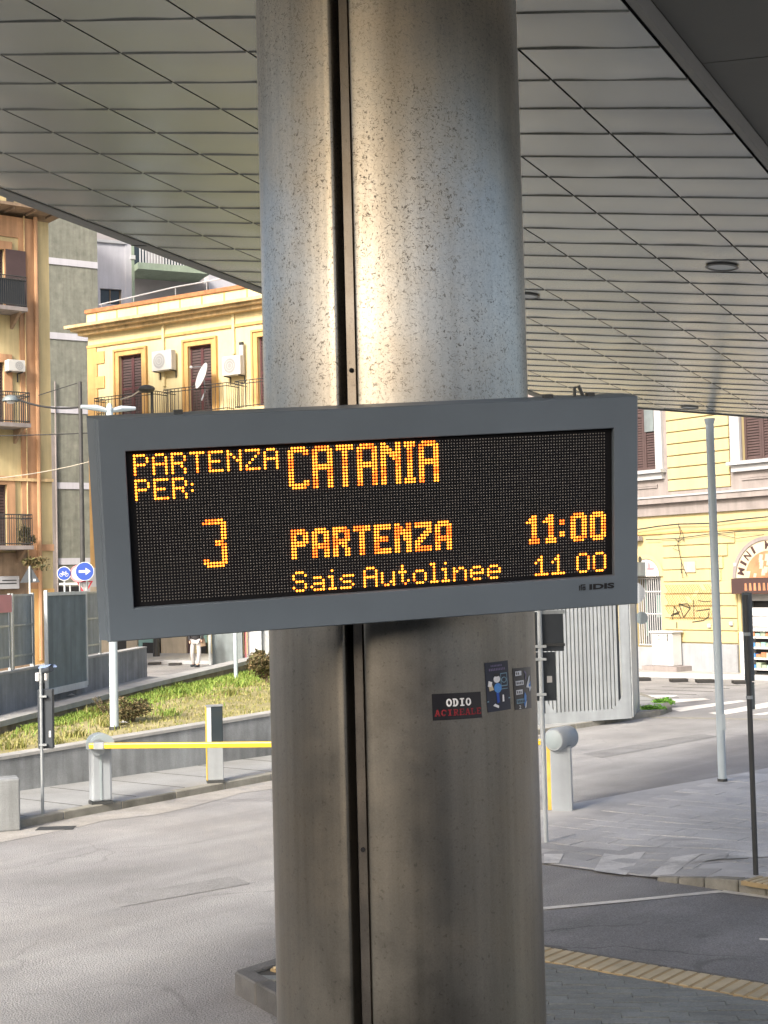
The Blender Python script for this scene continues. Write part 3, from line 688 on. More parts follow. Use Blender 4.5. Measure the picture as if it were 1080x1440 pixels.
# ============================================================ STICKERS
def cylhit(px, py, r=R_):
    d = ray(px, py); ox, oy = EYE.x-COLC.x, EYE.y-COLC.y
    a = d.x*d.x+d.y*d.y; b = 2*(ox*d.x+oy*d.y); c = ox*ox+oy*oy-r*r
    t = (-b-math.sqrt(max(b*b-4*a*c, 0)))/(2*a); p = EYE+d*t
    return math.atan2(p.x-COLC.x, -(p.y-COLC.y)), p.z
def sticker(label, quad, mat):
    q = [cylhit(*p) for p in quad]      # TL TR BR BL
    def f(u, v, off=0.0015):            # v up
        t = ((1-u)*q[0][0]+u*q[1][0])*v + ((1-u)*q[3][0]+u*q[2][0])*(1-v)
        z = ((1-u)*q[0][1]+u*q[1][1])*v + ((1-u)*q[3][1]+u*q[2][1])*(1-v)
        return cyl(t, z, R_+off)
    c = f(0.5, 0.5)
    t = thing('sticker', label, 'sticker', c)
    mb = MB(); mb.grid(lambda u, v: f(u, v), 8, 2)
    n = len(mb.v); mb.grid(lambda u, v: f(u, v, 0.0002), 8, 2)
    mb.build('paper', mat, t, smooth=True, fix=False)
    return t, f
def poly_on(t, f, pts, mat, off, name, sub=5):
    mb = MB()
    mb.poly([f(u, v, off) for u, v in pts]); return mb.build(name, mat, t, fix=False)
t1, f1 = sticker('black sticker reading ODIO in white slab letters over dark red ACIREALE', [(607,976),(675.5,972.5),(677.5,1009),(608.5,1013.5)], M['stickblack'])
def slab_text(t, f, word, x0, x1, y0, y1, mat, off, name, heavy=0.0):
    """bold slab-serif letters drawn as strokes in a 0..1 box"""
    G = {'O':'ring','D':[(.0,0,.34,1)],'I':[(.0,0,1,.16),(0,.84,1,1),(.25,0,.75,1)]}
    n = len(word); W = (x1-x0)/n; mb = MB()
    def rect(cx, a, b, c, d):
        w = W*0.88; X = lambda q: cx+w*q; Y = lambda q: y0+(y1-y0)*q
        mb.quad(f(X(a),Y(b),off), f(X(c),Y(b),off), f(X(c),Y(d),off), f(X(a),Y(d),off))
    def ring(cx, a0, a1, sx=0.5, inner=0.22, cxx=0.5):
        w = W*0.88; k = 16
        for i in range(k):
            p = a0+(a1-a0)*i/k; q = a0+(a1-a0)*(i+1)/k
            P = lambda an, rx, ry: f(cx+w*(cxx+rx*math.cos(an)), y0+(y1-y0)*(0.5+ry*math.sin(an)), off)
            mb.quad(P(p,inner,0.30), P(q,inner,0.30), P(q,sx,0.5), P(p,sx,0.5))
    def diag(cx, ax, ay, bx, by, w_=0.17):
        w = W*0.88; X = lambda q: cx+w*q; Y = lambda q: y0+(y1-y0)*q
        mb.quad(f(X(ax-w_/2),Y(ay),off), f(X(ax+w_/2),Y(ay),off), f(X(bx+w_/2),Y(by),off), f(X(bx-w_/2),Y(by),off))
    for i, ch in enumerate(word):
        cx = x0+W*i
        if ch == 'O': ring(cx, 0, 2*math.pi)
        if ch == 'C': ring(cx, 0.7, 2*math.pi-0.7); rect(cx,.84,.62,.98,.95)
        if ch == 'D': rect(cx,0,0,.5,.15); rect(cx,0,.85,.5,1); rect(cx,.1,.15,.34,.85); ring(cx,-math.pi/2,math.pi/2,0.55,0.22,0.42)
        if ch == 'I': rect(cx,.12,0,.88,.16); rect(cx,.12,.84,.88,1); rect(cx,.34,.16,.66,.84)
        if ch == 'A': diag(cx,.14,.05,.44,1,.2); diag(cx,.80,.05,.50,1,.28); rect(cx,.25,.28,.7,.42); rect(cx,-.04,0,.34,.13); rect(cx,.6,0,1.02,.13)
        if ch == 'R': rect(cx,0,0,.46,.14); rect(cx,.1,.14,.34,.86); rect(cx,0,.86,.62,1); rect(cx,.34,.42,.62,.56); rect(cx,.62,.5,.86,.93); diag(cx,.84,.0,.5,.45,.26); rect(cx,.7,0,1.0,.14)
        if ch == 'E': rect(cx,0,0,.94,.15); rect(cx,.1,.15,.36,.85); rect(cx,0,.85,.92,1); rect(cx,.36,.43,.68,.57); rect(cx,.8,.15,.94,.34); rect(cx,.78,.68,.92,.85)
        if ch == 'L': rect(cx,0,0,.94,.15); rect(cx,.1,.15,.36,.85); rect(cx,0,.85,.5,1); rect(cx,.8,.15,.94,.4)
    return mb.build(name, mat, t, fix=False)
slab_text(t1, f1, 'ODIO', 0.265, 0.79, 0.50, 0.80, M['stickwhite'], 0.003, 'lettering')
slab_text(t1, f1, 'ACIREALE', 0.04, 1.0, 0.15, 0.40, M['stickred'], 0.003, 'lettering')
t2, f2 = sticker('tall dark sticker with a blue cartoon figure holding a beer and faint lettering', [(681,932.5),(713.5,928.5),(718,997),(685.5,1002)], M['sticknavy'])
mb = MB(); [mb.quad(f2(a,b,.003),f2(a+w,b,.003),f2(a+w*.8,b+h,.003),f2(a,b+h,.003)) for (x0,n_,b,h,w) in ((0.22,8,0.905,0.04,0.045),(0.14,10,0.825,0.05,0.052)) for i in range(n_) for a in (x0+i*w*1.35,)]; mb.build('lettering', M['sticklilac'], t2, fix=False)
def ellp(cx, cy, rx, ry, k=14, rot=0): return [(cx+rx*math.cos(2*math.pi*i/k)*math.cos(rot)-ry*math.sin(2*math.pi*i/k)*math.sin(rot), cy+rx*math.cos(2*math.pi*i/k)*math.sin(rot)*0.5+ry*math.sin(2*math.pi*i/k)) for i in range(k)]
poly_on(t2, f2, ellp(0.44,0.65,0.14,0.075), M['stickwhite'], 0.003, 'print_shape')
poly_on(t2, f2, ellp(0.44,0.735,0.12,0.035), M['stickblack'], 0.0033, 'print_shape')
poly_on(t2, f2, ellp(0.46,0.47,0.16,0.10), M['stickblue'], 0.0031, 'print_shape')
poly_on(t2, f2, [(0.06,0.52),(0.20,0.50),(0.24,0.60),(0.10,0.63)], M['stickwhite'], 0.003, 'print_shape')
poly_on(t2, f2, [(0.12,0.42),(0.30,0.44),(0.22,0.56),(0.08,0.55)], M['tactile'], 0.0029, 'print_shape')
poly_on(t2, f2, [(0.38,0.37),(0.50,0.38),(0.50,0.18),(0.40,0.16)], M['blue'], 0.003, 'print_shape')
poly_on(t2, f2, [(0.22,0.12),(0.44,0.06),(0.46,0.11),(0.30,0.16)], M['stickwhite'], 0.0032, 'print_shape')
poly_on(t2, f2, [(0.62,0.18),(0.70,0.18),(0.70,0.32),(0.64,0.32)], M['stickwhite'], 0.0032, 'print_shape')
poly_on(t2, f2, [(0.0,0.20),(1.0,0.225),(1.0,0.25),(0.0,0.225)], M['stickline'], 0.0025, 'print_shape')
mb = MB()
for a, b, c, d in [(0.60,0.74,0.90,0.76),(0.60,0.49,0.90,0.51),(0.60,0.51,0.625,0.74),(0.88,0.51,0.905,0.74),(0.60,0.43,0.90,0.445)]: mb.quad(f2(a,b,0.0026), f2(c,b,0.0026), f2(c,d,0.0026), f2(a,d,0.0026))
for i in range(12):
    a0, a1 = math.pi*2*i/12, math.pi*2*(i+1)/12; P = lambda an, r: f2(0.75+r*math.cos(an), 0.62+r*0.5*math.sin(an), 0.0026)
    mb.quad(P(a0,.09), P(a1,.09), P(a1,.125), P(a0,.125))
mb.build('print_line', M['stickline'], t2, fix=False)
t3, f3 = sticker('narrow black sticker near the column edge with white text tabs and blue shapes', [(720.5,940),(745.5,937.5),(747,995.5),(724,998.5)], M['stickblack'])
for i, (y, w, wd) in enumerate([(0.86,0.30,'UN'),(0.63,0.40,'ODIO'),(0.41,0.33,'MAI'),(0.19,0.42,'VINTO')]):
    poly_on(t3, f3, [(0.08,y-0.05),(0.08+w,y-0.04),(0.08+w,y+0.07),(0.08,y+0.06)], M['stickwhite'] if i < 3 else M['stickline'], 0.0028, 'print_tab')
    mb = MB(); [mb.quad(f3(a,y-0.02,.0036),f3(a+.05,y-0.02,.0036),f3(a+.035,y+0.04,.0036),f3(a,y+0.04,.0036)) for a in [0.12+j*0.085 for j in range(len(wd))]]; mb.build('lettering', M['stickblack'], t3, fix=False)
mb = MB(); put_text(mb, '2', lambda x, yy: f3(0.18+0.1*x, 0.02+0.08*yy, 0.0036)); mb.build('lettering', M['stickwhite'], t3, fix=False)
poly_on(t3, f3, [(0.62,0.52),(0.80,0.76),(0.88,0.80),(0.84,0.62),(0.98,0.50),(0.86,0.40),(0.80,0.50)], M['stickwhite'], 0.003, 'print_shape')
poly_on(t3, f3, [(0.78,0.56),(0.93,0.66),(0.90,0.50)], M['stickblue'], 0.0034, 'print_shape')
poly_on(t3, f3, [(0.48,0.06),(0.60,0.10),(0.62,0.32),(0.52,0.42),(0.46,0.22)], M['stickblue'], 0.003, 'print_shape')
poly_on(t3, f3, [(0.50,0.02),(0.58,0.04),(0.64,0.20),(0.56,0.14)], M['stickwhite'], 0.0034, 'print_shape')
poly_on(t3, f3, [(0.56,0.72),(0.60,0.84),(0.50,0.90),(0.56,0.93),(0.66,0.86),(0.62,0.70)], M['sticklilac'], 0.003, 'print_shape')

# ============================================================ DEPARTURE BOARD
SC = V((-0.01357621,4.73384868,3.11151895))
sx_ = V((0.98069588,0.19117224,0.04109452)); sy_ = V((-0.19552169,0.9615219,0.19299458)); sz_ = V((-0.00261808,-0.19730386,0.98033889))
def sp(x, y, z): return SC + sx_*x + sy_*y + sz_*z     # y = depth behind the front face
board = thing('departure_board', 'grey LED departure board on the column showing CATANIA, platform 3, 11:00', 'departure board', sp(0, 0.16, -0.36))
W2, H2 = 0.91, 0.3634; DX, DZ = 0.8225, 0.2565
mb = MB()
def loop(x0, x1, z0, z1, y): return [sp(x0,y,z0), sp(x1,y,z0), sp(x1,y,z1), sp(x0,y,z1)]
loops = [loop(-DX,DX,-DZ,DZ,0.03), loop(-DX,DX,-DZ,DZ,0.002), loop(-DX-0.002,DX+0.002,-DZ-0.002,DZ+0.002,0.0), loop(-W2+0.008,W2-0.004,-H2+0.004,H2-0.004,0.0), loop(-W2,W2,-H2,H2,0.006), loop(-W2-0.004,W2,-H2,H2,0.03), loop(-W2-0.028,W2,-H2-0.0,H2,0.045), loop(-W2-0.028,W2,-H2,H2,0.15)]
n = 0
for l in loops: mb.v += l
for k in range(len(loops)-1):
    for i in range(4):
        j = (i+1) % 4; mb.f.append((k*4+i, k*4+j, (k+1)*4+j, (k+1)*4+i))
k = len(loops)-1; mb.f.append((k*4, k*4+1, k*4+2, k*4+3))
mb.build('housing', M['signgrey'], board)
MB().quad(*loop(-DX,DX,-DZ,DZ,0.022)).build('display_panel', M['black'], board)
# brackets behind
for x in (-0.35, 0.45):
    a = sp(x,0.15,-0.1); b = sp(x,0.15,0.1)
    for q in (a, b): MB().tube([q, q+V((0,0.35,0))], 0.025, 8).build('bracket', M['darkpole'], board)
for x, w in ((-0.66,0.03),(0.60,0.03),(0.755,0.025)):
    mb = MB(); mb.hexa([sp(x,0.07,H2),sp(x+w,0.07,H2),sp(x+w,0.10,H2),sp(x,0.10,H2),sp(x,0.07,H2+0.012),sp(x+w,0.07,H2+0.012),sp(x+w,0.10,H2+0.012),sp(x,0.10,H2+0.012)]); mb.build('top_lug', M['darkpole'], board)
MB().tube([sp(0.72,0.11,H2), sp(0.72,0.11,H2+0.03), sp(0.735,0.11,H2+0.035), sp(0.75,0.11,H2)], 0.006, 6).build('eye_bolt', M['darkpole'], board)
# --- dot matrix 160 x 48
F57 = {'P':['1111.','1...1','1...1','1111.','1....','1....','1....'],'A':['.111.','1...1','1...1','11111','1...1','1...1','1...1'],'R':['1111.','1...1','1...1','1111.','1.1..','1..1.','1...1'],
'T':['11111','..1..','..1..','..1..','..1..','..1..','..1..'],'E':['11111','1....','1....','1111.','1....','1....','11111'],'N':['1...1','11..1','1.1.1','1.1.1','1..11','1...1','1...1'],
'Z':['11111','....1','...1.','..1..','.1...','1....','11111']}
F57['R'] = ['1111.','1...1','1...1','1111.','1..1.','1...1','1...1']
F57['N'] = ['1...1','11..1','1.1.1','1..11','1...1','1...1','1...1']
words = []
def place(glyphs, x, y, adv):
    s = set()
    for g in glyphs:
        for j, row in enumerate(g):
            for i, ch in enumerate(row):
                if ch == '1': s.add((x+i, y+j))
        x += (len(g[0]) if adv is None else adv) + (1 if adv is None else 0)
    return s
words.append(('PARTENZA', place([F57[c] for c in 'PARTENZA'], 0, 0, 6)))
words.append(('PER', place([F57[c] for c in 'PER'], 0, 8, 6) | {(18,10),(18,12)}))
def rep(top, mid, n_, bot): return top + [mid]*n_ + bot
bC = rep(['.11111.','1111111','11...11'], '11.....', 8, ['11...11','1111111','.11111.'])
bA = rep(['.11111.','1111111'], '11...11', 4, ['1111111','1111111']) + ['11...11']*6
bT = ['111111']*2 + ['..11..']*12
bN = ['11...11','111..11','1111.11','1111111','11.1111','11..111'] + ['11...11']*8
bI = ['1111']*2 + ['.11.']*10 + ['1111']*2
cat = set(); x = 50
for g, xo in ((bC,50),(bA,58),(bT,66),(bA,73),(bN,81),(bI,89),(bA,94)): cat |= place([g], xo, 0, None)
words.append(('CATANIA', cat))
mP = ['11111.','111111','11..11','11..11','111111','11111.','11....','11....','11....','11....']
mA = ['.1111.','111111','11..11','11..11','11..11','111111','111111','11..11','11..11','11..11']
mR = ['11111.','111111','11..11','11..11','111111','11111.','11.11.','11..11','11..11','11..11']
mT = ['111111','111111'] + ['..11..']*8
mE = ['111111','111111','11....','11....','11111.','11111.','11....','11....','111111','111111']
mN = ['11..11','111.11','111111','111111','11.111','11.111','11..11','11..11','11..11','11..11']
mZ = ['111111','111111','....11','...111','..111.','.111..','111...','11....','111111','111111']
words.append(('PARTENZA', place([mP,mA,mR,mT,mE,mN,mZ,mA], 50, 27, 7)))
m1 = ['...11','..111','.1111','1..11','...11','...11','...11','...11','.1111','.1111']
m1 = ['..11.','.111.','1111.','..11.','..11.','..11.','..11.','..11.','.1111','.1111']
m0 = ['.1111.','111111','11..11','11..11','11..11','11..11','11..11','11..11','111111','.1111.']
words.append(('11:00', place([m1],131,27,None) | place([m1],137,27,None) | {(c,r) for c in (143,144) for r in (29,30,33,34)} | place([m0],147,27,None) | place([m0],154,27,None)))
b3 = ['.1111111','11111111','......11','......11','......11','......11','....111.','...1111.','...1111.','....1111','......11','......11','......11','11....11','11111111','.111111.']
b3 = ['.111111.','1111111.'.replace('1111111.','11111111'),'......11','......11','......11','......11','......11','....111.','....1111','......11','......11','......11','......11','11....11','11111111','.111111.']
words.append(('3', place([b3], 21, 22, None)))
sg = {'S':['.111.','1...1','1....','.111.','....1','1...1','.111.'],'a':['.....','.....','.111.','....1','.1111','1...1','.1111'],'i':['.1.','...','11.','.1.','.1.','.1.','111'],'s':['.....','.....','.1111','1....','.111.','....1','1111.'],
'A':F57['A'],'u':['.....','.....','1...1','1...1','1...1','1..11','.11.1'],'t':['.1..','.1..','111.','.1..','.1..','.1.1','..1.'],'o':['.....','.....','.111.','1...1','1...1','1...1','.111.'],'l':['11.','.1.','.1.','.1.','.1.','.1.','111'],
'n':['.....','.....','1.11.','11..1','1...1','1...1','1...1'],'e':['.....','.....','.111.','1...1','11111','1....','.111.']}
s_ = set()
for ch, xo in (('S',50),('a',56),('i',62),('s',66),('A',74),('u',80),('t',86),('o',91),('l',97),('i',101),('n',105),('e',111),('e',117)): s_ |= place([sg[ch]], xo, 41, None)
words.append(('Sais Autolinee', s_))
s1 = ['..1..','.11..','1.1..','..1..','..1..','..1..','11111']; s0 = ['.111.','1...1','1...1','1...1','1...1','1...1','.111.']
words.append(('11 00', place([s1],134,41,None) | place([s1],140,41,None) | place([s0],149,41,None) | place([s0],155,41,None)))
lit = set().union(*[w[1] for w in words])
def dotc(c, r): return -0.795 + c*0.01, 0.2390 - r*0.01016
def add_dot(mb, c, r, rad, y, k=6):
    x, z = dotc(c, r); n = len(mb.v)
    mb.v += [sp(x, y-rad*0.5, z)] + [sp(x+rad*math.cos(2*math.pi*i/k), y, z+rad*math.sin(2*math.pi*i/k)) for i in range(k)]
    mb.f += [(n, n+1+i, n+1+(i+1) % k) for i in range(k)]
un = MB()
for c in range(160):
    for r in range(48):
        if (c, r) not in lit: add_dot(un, c, r, 0.0024, 0.020)
un.build('unlit_dots', M['leddark'], board, kind='stuff', fix=False)
rl = random.Random(5)
for wname, s in words:
    a, b = MB(), MB(); big = wname in ('CATANIA',) or (wname in ('PARTENZA','11:00') and min(q[1] for q in s) > 20) or wname == '3'
    for c, r in sorted(s):
        inner = sum((c+i, r+j) in lit for i, j in ((1,0),(-1,0),(0,1),(0,-1)))
        redz = big and math.sin(c*0.33+r*0.55+1.0)+rl.uniform(-0.4,0.4) > 0.62
        add_dot(b if (redz or (not big and rl.random() < 0.06)) else a, c, r, 0.0036 if big else 0.0040, 0.018, 8)
    if a.v: a.build('lit_dots', M['led1'], board, kind='stuff', fix=False)
    if b.v: b.build('lit_dots', M['led2'], board, kind='stuff', fix=False)
# maker's logo
mb = MB(); put_text(mb, 'IDIS', lambda x, y: sp(0.7305+0.0915*x, -0.0015, -0.3005+0.0200*y), offset=0.045); mb.build('logo_lettering', M['logo'], board, fix=False)
mb = MB()
def lr(x0, x1, z0, z1): mb.quad(sp(x0,-0.0015,z0), sp(x1,-0.0015,z0), sp(x1,-0.0015,z1), sp(x0,-0.0015,z1))
lr(0.693,0.6965,-0.3005,-0.283); lr(0.699,0.703,-0.3005,-0.2795); lr(0.703,0.7165,-0.2835,-0.2795); lr(0.7055,0.7095,-0.3005,-0.287); lr(0.7095,0.7165,-0.2915,-0.287); lr(0.7125,0.7165,-0.3005,-0.2915); lr(0.7095,0.7125,-0.3005,-0.2975)
mb.build('logo_mark', M['logo'], board, fix=False)

exec_marker = True
# ============================================================ LEFT TERRACE
def strip_wall(name, label, cat, pts, th, mat, cap=None, capw=0.05, caph=0.05):
    """pts: (x,y,zbase,ztop); front face on the line, thickness behind"""
    t = thing(name, label, cat, (pts[0][0], pts[0][1], pts[0][2]))
    P = [V((p[0],p[1],0)) for p in pts]
    nrm = []
    for i in range(len(P)):
        e = (P[min(i+1,len(P)-1)]-P[max(i-1,0)]).normalized(); nrm.append(V((-e.y,e.x,0)))
    mb = MB(); cm = MB()
    for i in range(len(P)-1):
        a, b = P[i], P[i+1]; na, nb = nrm[i], nrm[i+1]; za, zA = pts[i][2], pts[i][3]; zb_, zB = pts[i+1][2], pts[i+1][3]
        k = caph if cap else 0
        mb.hexa([a+V((0,0,za)), b+V((0,0,zb_)), b+nb*th+V((0,0,zb_)), a+na*th+V((0,0,za)), a+V((0,0,zA-k)), b+V((0,0,zB-k)), b+nb*th+V((0,0,zB-k)), a+na*th+V((0,0,zA-k))])
        if cap:
            L_ = (b-a).length; ns = max(1, int(L_/1.2)); e = (b-a)
            for s in range(ns):
                t0, t1 = s/ns, (s+1)/ns-0.008/L_
                q0, q1 = a+e*t0, a+e*t1; n0 = na.lerp(nb,t0); n1 = na.lerp(nb,t1); z0_, z1_ = zA+(zB-zA)*t0-k+0.002, zA+(zB-zA)*t1-k+0.002
                MB().hexa([q0-n0*capw+V((0,0,z0_)), q1-n1*capw+V((0,0,z1_)), q1+n1*(th+capw)+V((0,0,z1_)), q0+n0*(th+capw)+V((0,0,z0_)),
                    q0-n0*capw+V((0,0,z0_+k)), q1-n1*capw+V((0,0,z1_+k)), q1+n1*(th+capw)+V((0,0,z1_+k)), q0+n0*(th+capw)+V((0,0,z0_+k))]).build('coping_stone', cap, t)
    mb.build('wall_body', mat, t)
    return t
WL = [(-9.5,15.3,-0.05,0.40),(-5.15,19.89,-0.05,0.61),(-1.94,23.24,-0.05,0.78),(1.0,26.3,-0.05,0.95)]
strip_wall('retaining_wall', 'grey concrete retaining wall with pale coping in front of the grass slope', 'wall', WL, 0.24, M['concrete'], M['coping'], 0.02, 0.045)
gA, gB, gC2, gD = gp(0,1038,.60), gp(200,978.6,.74), gp(370,941,.84), gp(470,921,.9)
gL = gA + (gA-gB).normalized()*5
VL = [(gL.x,gL.y,0.2,0.80),(gA.x,gA.y,0.3,0.86),(gB.x,gB.y,0.3,0.95),(gC2.x,gC2.y,0.3,1.13),(gD.x,gD.y,0.3,1.2)]
strip_wall('low_wall', 'low brown stained wall with whitish coping above the grass slope', 'wall', VL, 0.35, M['lowwall'], M['coping'], 0.03, 0.09)
# grass terrain between the two walls
def along(pts, t):
    n = len(pts)-1; k = min(int(t*n), n-1); f = t*n-k; return V(pts[k][:3]).lerp(V(pts[k+1][:3]), f)
fr = [(p[0]-0.15, p[1]+0.16, p[3]-0.05) for p in WL]; bk = [(gL.x,gL.y,0.52),(gA.x,gA.y,0.60),(gB.x,gB.y,0.74),(gC2.x,gC2.y,0.84),(gD.x,gD.y,0.9)]
def terr(u, v):
    p = along(fr, u).lerp(along(bk, u), v); p.z += 0.06*math.sin(v*math.pi)+0.025*math.sin(p.x*3.1+p.y*1.7)*math.sin(v*math.pi)+0.02*math.sin(p.x*7.3-p.y*5.1)*math.sin(v*math.pi); return p
MB().grid(terr, 60, 24).build('grass_slope', M['grassground'], kind='structure', smooth=True)
def blades(n_, mat, name, fn, hmin, hmax, w=0.008, seed=1, label=None):
    rg = random.Random(seed); mb = MB()
    for _ in range(n_):
        p = fn(rg); 
        if p is None: continue
        h = rg.uniform(hmin, hmax); a = rg.uniform(0, 6.28); l = rg.uniform(0.2, 1.0)*h
        d = V((math.cos(a), math.sin(a), 0)); s = V((-d.y, d.x, 0))*w
        m_ = p + d*l*0.35 + V((0,0,h*0.7)); tp = p + d*l + V((0,0,h))
        n = len(mb.v); mb.v += [p-s, p+s, m_+s*0.7, m_-s*0.7, tp]; mb.f += [(n,n+1,n+2,n+3),(n+3,n+2,n+4)]
    return mb.build(name, mat, kind='stuff', fix=False)
g = blades(36000, M['grass'], 'grass', lambda rg: (lambda u, v: terr(u, v) if rg.random() < 0.30+0.8*v and math.sin(u*23+v*5)*math.sin(v*9+u*11)+rg.uniform(-.6,.9) > -0.25 else None)(rg.random(), rg.random()), 0.02, 0.065, 0.008, 1); tag(g, 'patchy short yellow-green grass on the slope between the two walls', 'grass')
g = blades(16000, M['grassgreen'], 'grass', lambda rg: terr(0.3+rg.random()*0.7, 1-abs(rg.gauss(0,0.22))) , 0.03, 0.11, 0.009, 2); tag(g, 'fresh bright green grass tufts along the foot of the low wall', 'grass')
rw = random.Random(31)
for i in range(16):
    u, v = rw.uniform(0.32,0.92), rw.uniform(0.08,0.95); q = terr(u, v)
    g = blades(90, M['grassgreen'] if i % 2 else M['grass'], 'weed_tuft', lambda rg: terr(u, v)+V((rg.gauss(0,.09), rg.gauss(0,.09), 0)), 0.06, 0.16, 0.010, 50+i); g['kind'] = 'stuff'; tag(g, 'scattered taller weed tufts standing out of the grass slope', 'weeds', 'weed tufts on the grass slope')
# path behind the low wall and the grey wall
hA, hB = gp(0,1007,.80), gp(207,953,.85); hL = hA+(hA-hB).normalized()*5
MB().prism([(gL.x-0.1,gL.y+0.3,0.77),(gA.x-0.1,gA.y+0.3,0.80),(gB.x-0.1,gB.y+0.3,0.85),(hB.x+0.7,hB.y-0.5,0.88),(hB.x,hB.y,0.88),(hA.x,hA.y,0.82),(hL.x,hL.y,0.80)], -0.05, 0.8).build('path', M['pavement'], kind='structure')
GL = [(hL.x,hL.y,0.0,1.45),(hA.x,hA.y,0.0,1.50),(hB.x,hB.y,-0.05,1.54)]
strip_wall('parapet_wall', 'grey plastered wall under the metal fence panels, ending in mid street', 'wall', GL, 0.22, M['concrete'], M['coping'], 0.01, 0.03)
ge = (hB-hA); ge.z = 0; gl = ge.length; ge.normalize(); gn = V((-ge.y, ge.x, 0))
def gpt(t, back, z): return V((hA.x,hA.y,0)) + ge*t + gn*back + V((0,0,z))
def g_at(px):   # distance along the wall where the pixel column crosses it
    d = ray(px, 950); n2 = V((-ge.y,ge.x,0)); t = (V((hA.x,hA.y,0))-V((0,0,0))).dot(n2)/(d.x*n2.x+d.y*n2.y); p = V((d.x*t,d.y*t,0)); return (p-V((hA.x,hA.y,0))).dot(ge)
# fence panels standing on the wall
specs = [(-60,-2,0),(0,25,0),(27,57,0),(113,128,1),(130,150,1)]
fg = 'galvanised grating fence panels on the grey wall'
labs = ['galvanised grating fence panel cut by the left picture edge','leftmost fence panel, with a faded red and white board on its top','plain translucent grey fence panel left of the dark ribbed screen','narrow grey fence panel just right of the dark ribbed screen','grey fence panel partly behind the lower left board corner']
for (x0, x1, md), lb in zip(specs, labs):
    a, b = g_at(x0), g_at(x1); zt_ = 2.82
    t = thing('fence_panel', lb, 'fence panel', gpt(a, 0.12, 1.5), fg)
    for q in (a, b-0.05): MB().obox(gpt(q,0.1,0), ge, gn, (0,0,1), 0, 0.05, 0, 0.05, 1.5, zt_).build('post', M['galv'], t)
    mb = MB()
    for z in (1.72, 2.25, zt_-0.05): mb.obox(gpt(a,0.11,0), ge, gn, (0,0,1), 0.05, b-a-0.05, 0, 0.03, z, z+0.035)
    mb.build('rail', M['galv'], t)
    k = max(3, int((b-a)/0.075)); mb = MB()
    for i in range(k):
        q = a+0.06+(b-a-0.12)*(i+0.5)/k; mb.obox(gpt(q,0.125,0), ge, gn, (0,0,1), -0.032, 0.032, 0, 0.006, 1.56, zt_-0.02)
    mb.build('vertical_slat', M['fenceslat'], t, kind='stuff')
    if x0 == 0: MB().obox(gpt(a,0.09,0), ge, gn, (0,0,1), 0.0, b-a, 0, 0.008, 2.5, 2.80).build('board', M['redfaded'], t)
# ribbed dark screen in front of the wall
a, b = g_at(56.5), g_at(113)
t = thing('ribbed_screen', 'tall dark ribbed metal screen panel standing in front of the grey wall', 'screen', gpt(a,-0.15,0.85))
mb = MB()
for q0, q1, z0_, z1_ in ((a-0.04,a,0.9,2.86),(b-0.05,b,1.02,2.82),(a,b-0.05,0.98,1.10),(a,b-0.05,2.76,2.82)): mb.obox(gpt(0,-0.16,0), ge, gn, (0,0,1), q0, q1, 0, 0.06, z0_, z1_)
mb.build('frame', M['galvlight'], t)
mb = MB(); k = 26
for i in range(k):
    q = a+(b-0.05-a)*(i)/k; w = (b-0.05-a)/k
    mb.quad(gpt(q,-0.12,1.1),gpt(q+w*0.5,-0.15,1.1),gpt(q+w*0.5,-0.15,2.76),gpt(q,-0.12,2.76)); mb.quad(gpt(q+w*0.5,-0.15,1.1),gpt(q+w,-0.12,1.1),gpt(q+w,-0.12,2.76),gpt(q+w*0.5,-0.15,2.76))
mb.build('ribbed_sheet', M['screen'], t, kind='stuff')
# dark undercroft shape beneath
# concrete block at far left
bb = gp(14,1168); 
t = MB().box(-0.16,0.13,-0.10,0.28,0.0,0.62)
o = t.build('concrete_block', M['concrete'], bevel=0.02, seg=2); o.location = (bb.x-0.02,bb.y+0.02,0.0); o.rotation_euler = (0,0,0.35); tag(o, 'squat grey concrete block at the kerb, cut by the left edge', 'block')

# bushes
def bush(name, label, c, rx, ry, rz, n_, mat, seed, ls=0.03, stems=9):
    t = thing(name, label, 'shrub', c); rg = random.Random(seed); mb = MB(); st = MB(); c = V(c)
    clumps = [(c+V((rg.uniform(-.6,.6)*rx, rg.uniform(-.6,.6)*ry, rz*rg.uniform(0.5,1.5))), rg.uniform(0.35,0.6)) for _ in range(9)]
    for k in range(stems):
        q = rg.choice(clumps)[0]+V((rg.uniform(-.2,.2)*rx,rg.uniform(-.2,.2)*ry,rg.uniform(0,0.4)*rz)); st.tube([c+V((rg.uniform(-.03,.03),0,0)), c.lerp(q,0.5)+V((rg.uniform(-.05,.05),0,0.02)), q], [0.012,0.008,0.004], 5)
    st.build('stem', M['bark'], t)
    for _ in range(n_):
        q, s = rg.choice(clumps); d = V((rg.gauss(0,1),rg.gauss(0,1),rg.gauss(0,1))).normalized()*(rg.random()**0.4)*s
        p = q+V((d.x*rx,d.y*ry,d.z*rz)); 
        if p.z < c.z: continue
        a = V((rg.gauss(0,1),rg.gauss(0,1),rg.gauss(0,1))).normalized(); b_ = a.orthogonal().normalized(); l = ls*rg.uniform(0.6,1.4)
        mb.quad(p-a*l, p+b_*l*0.5, p+a*l, p-b_*l*0.5)
    mb.build('foliage', mat, t, fix=False); return t
q = gp(184,1018,.68); bush('dry_shrub', 'dry brown-green shrub at the foot of the pale street lamp pole', (q.x,q.y,0.64), 0.36,0.3,0.26, 1900, M['drybush'], 4, 0.022, 14)
q = gp(150,1010,.68); bush('dry_shrub', 'wispy leafless twigs left of the street lamp pole on the grass', (q.x,q.y,0.66), 0.26,0.2,0.22, 260, M['drybush'], 9, 0.018, 22)
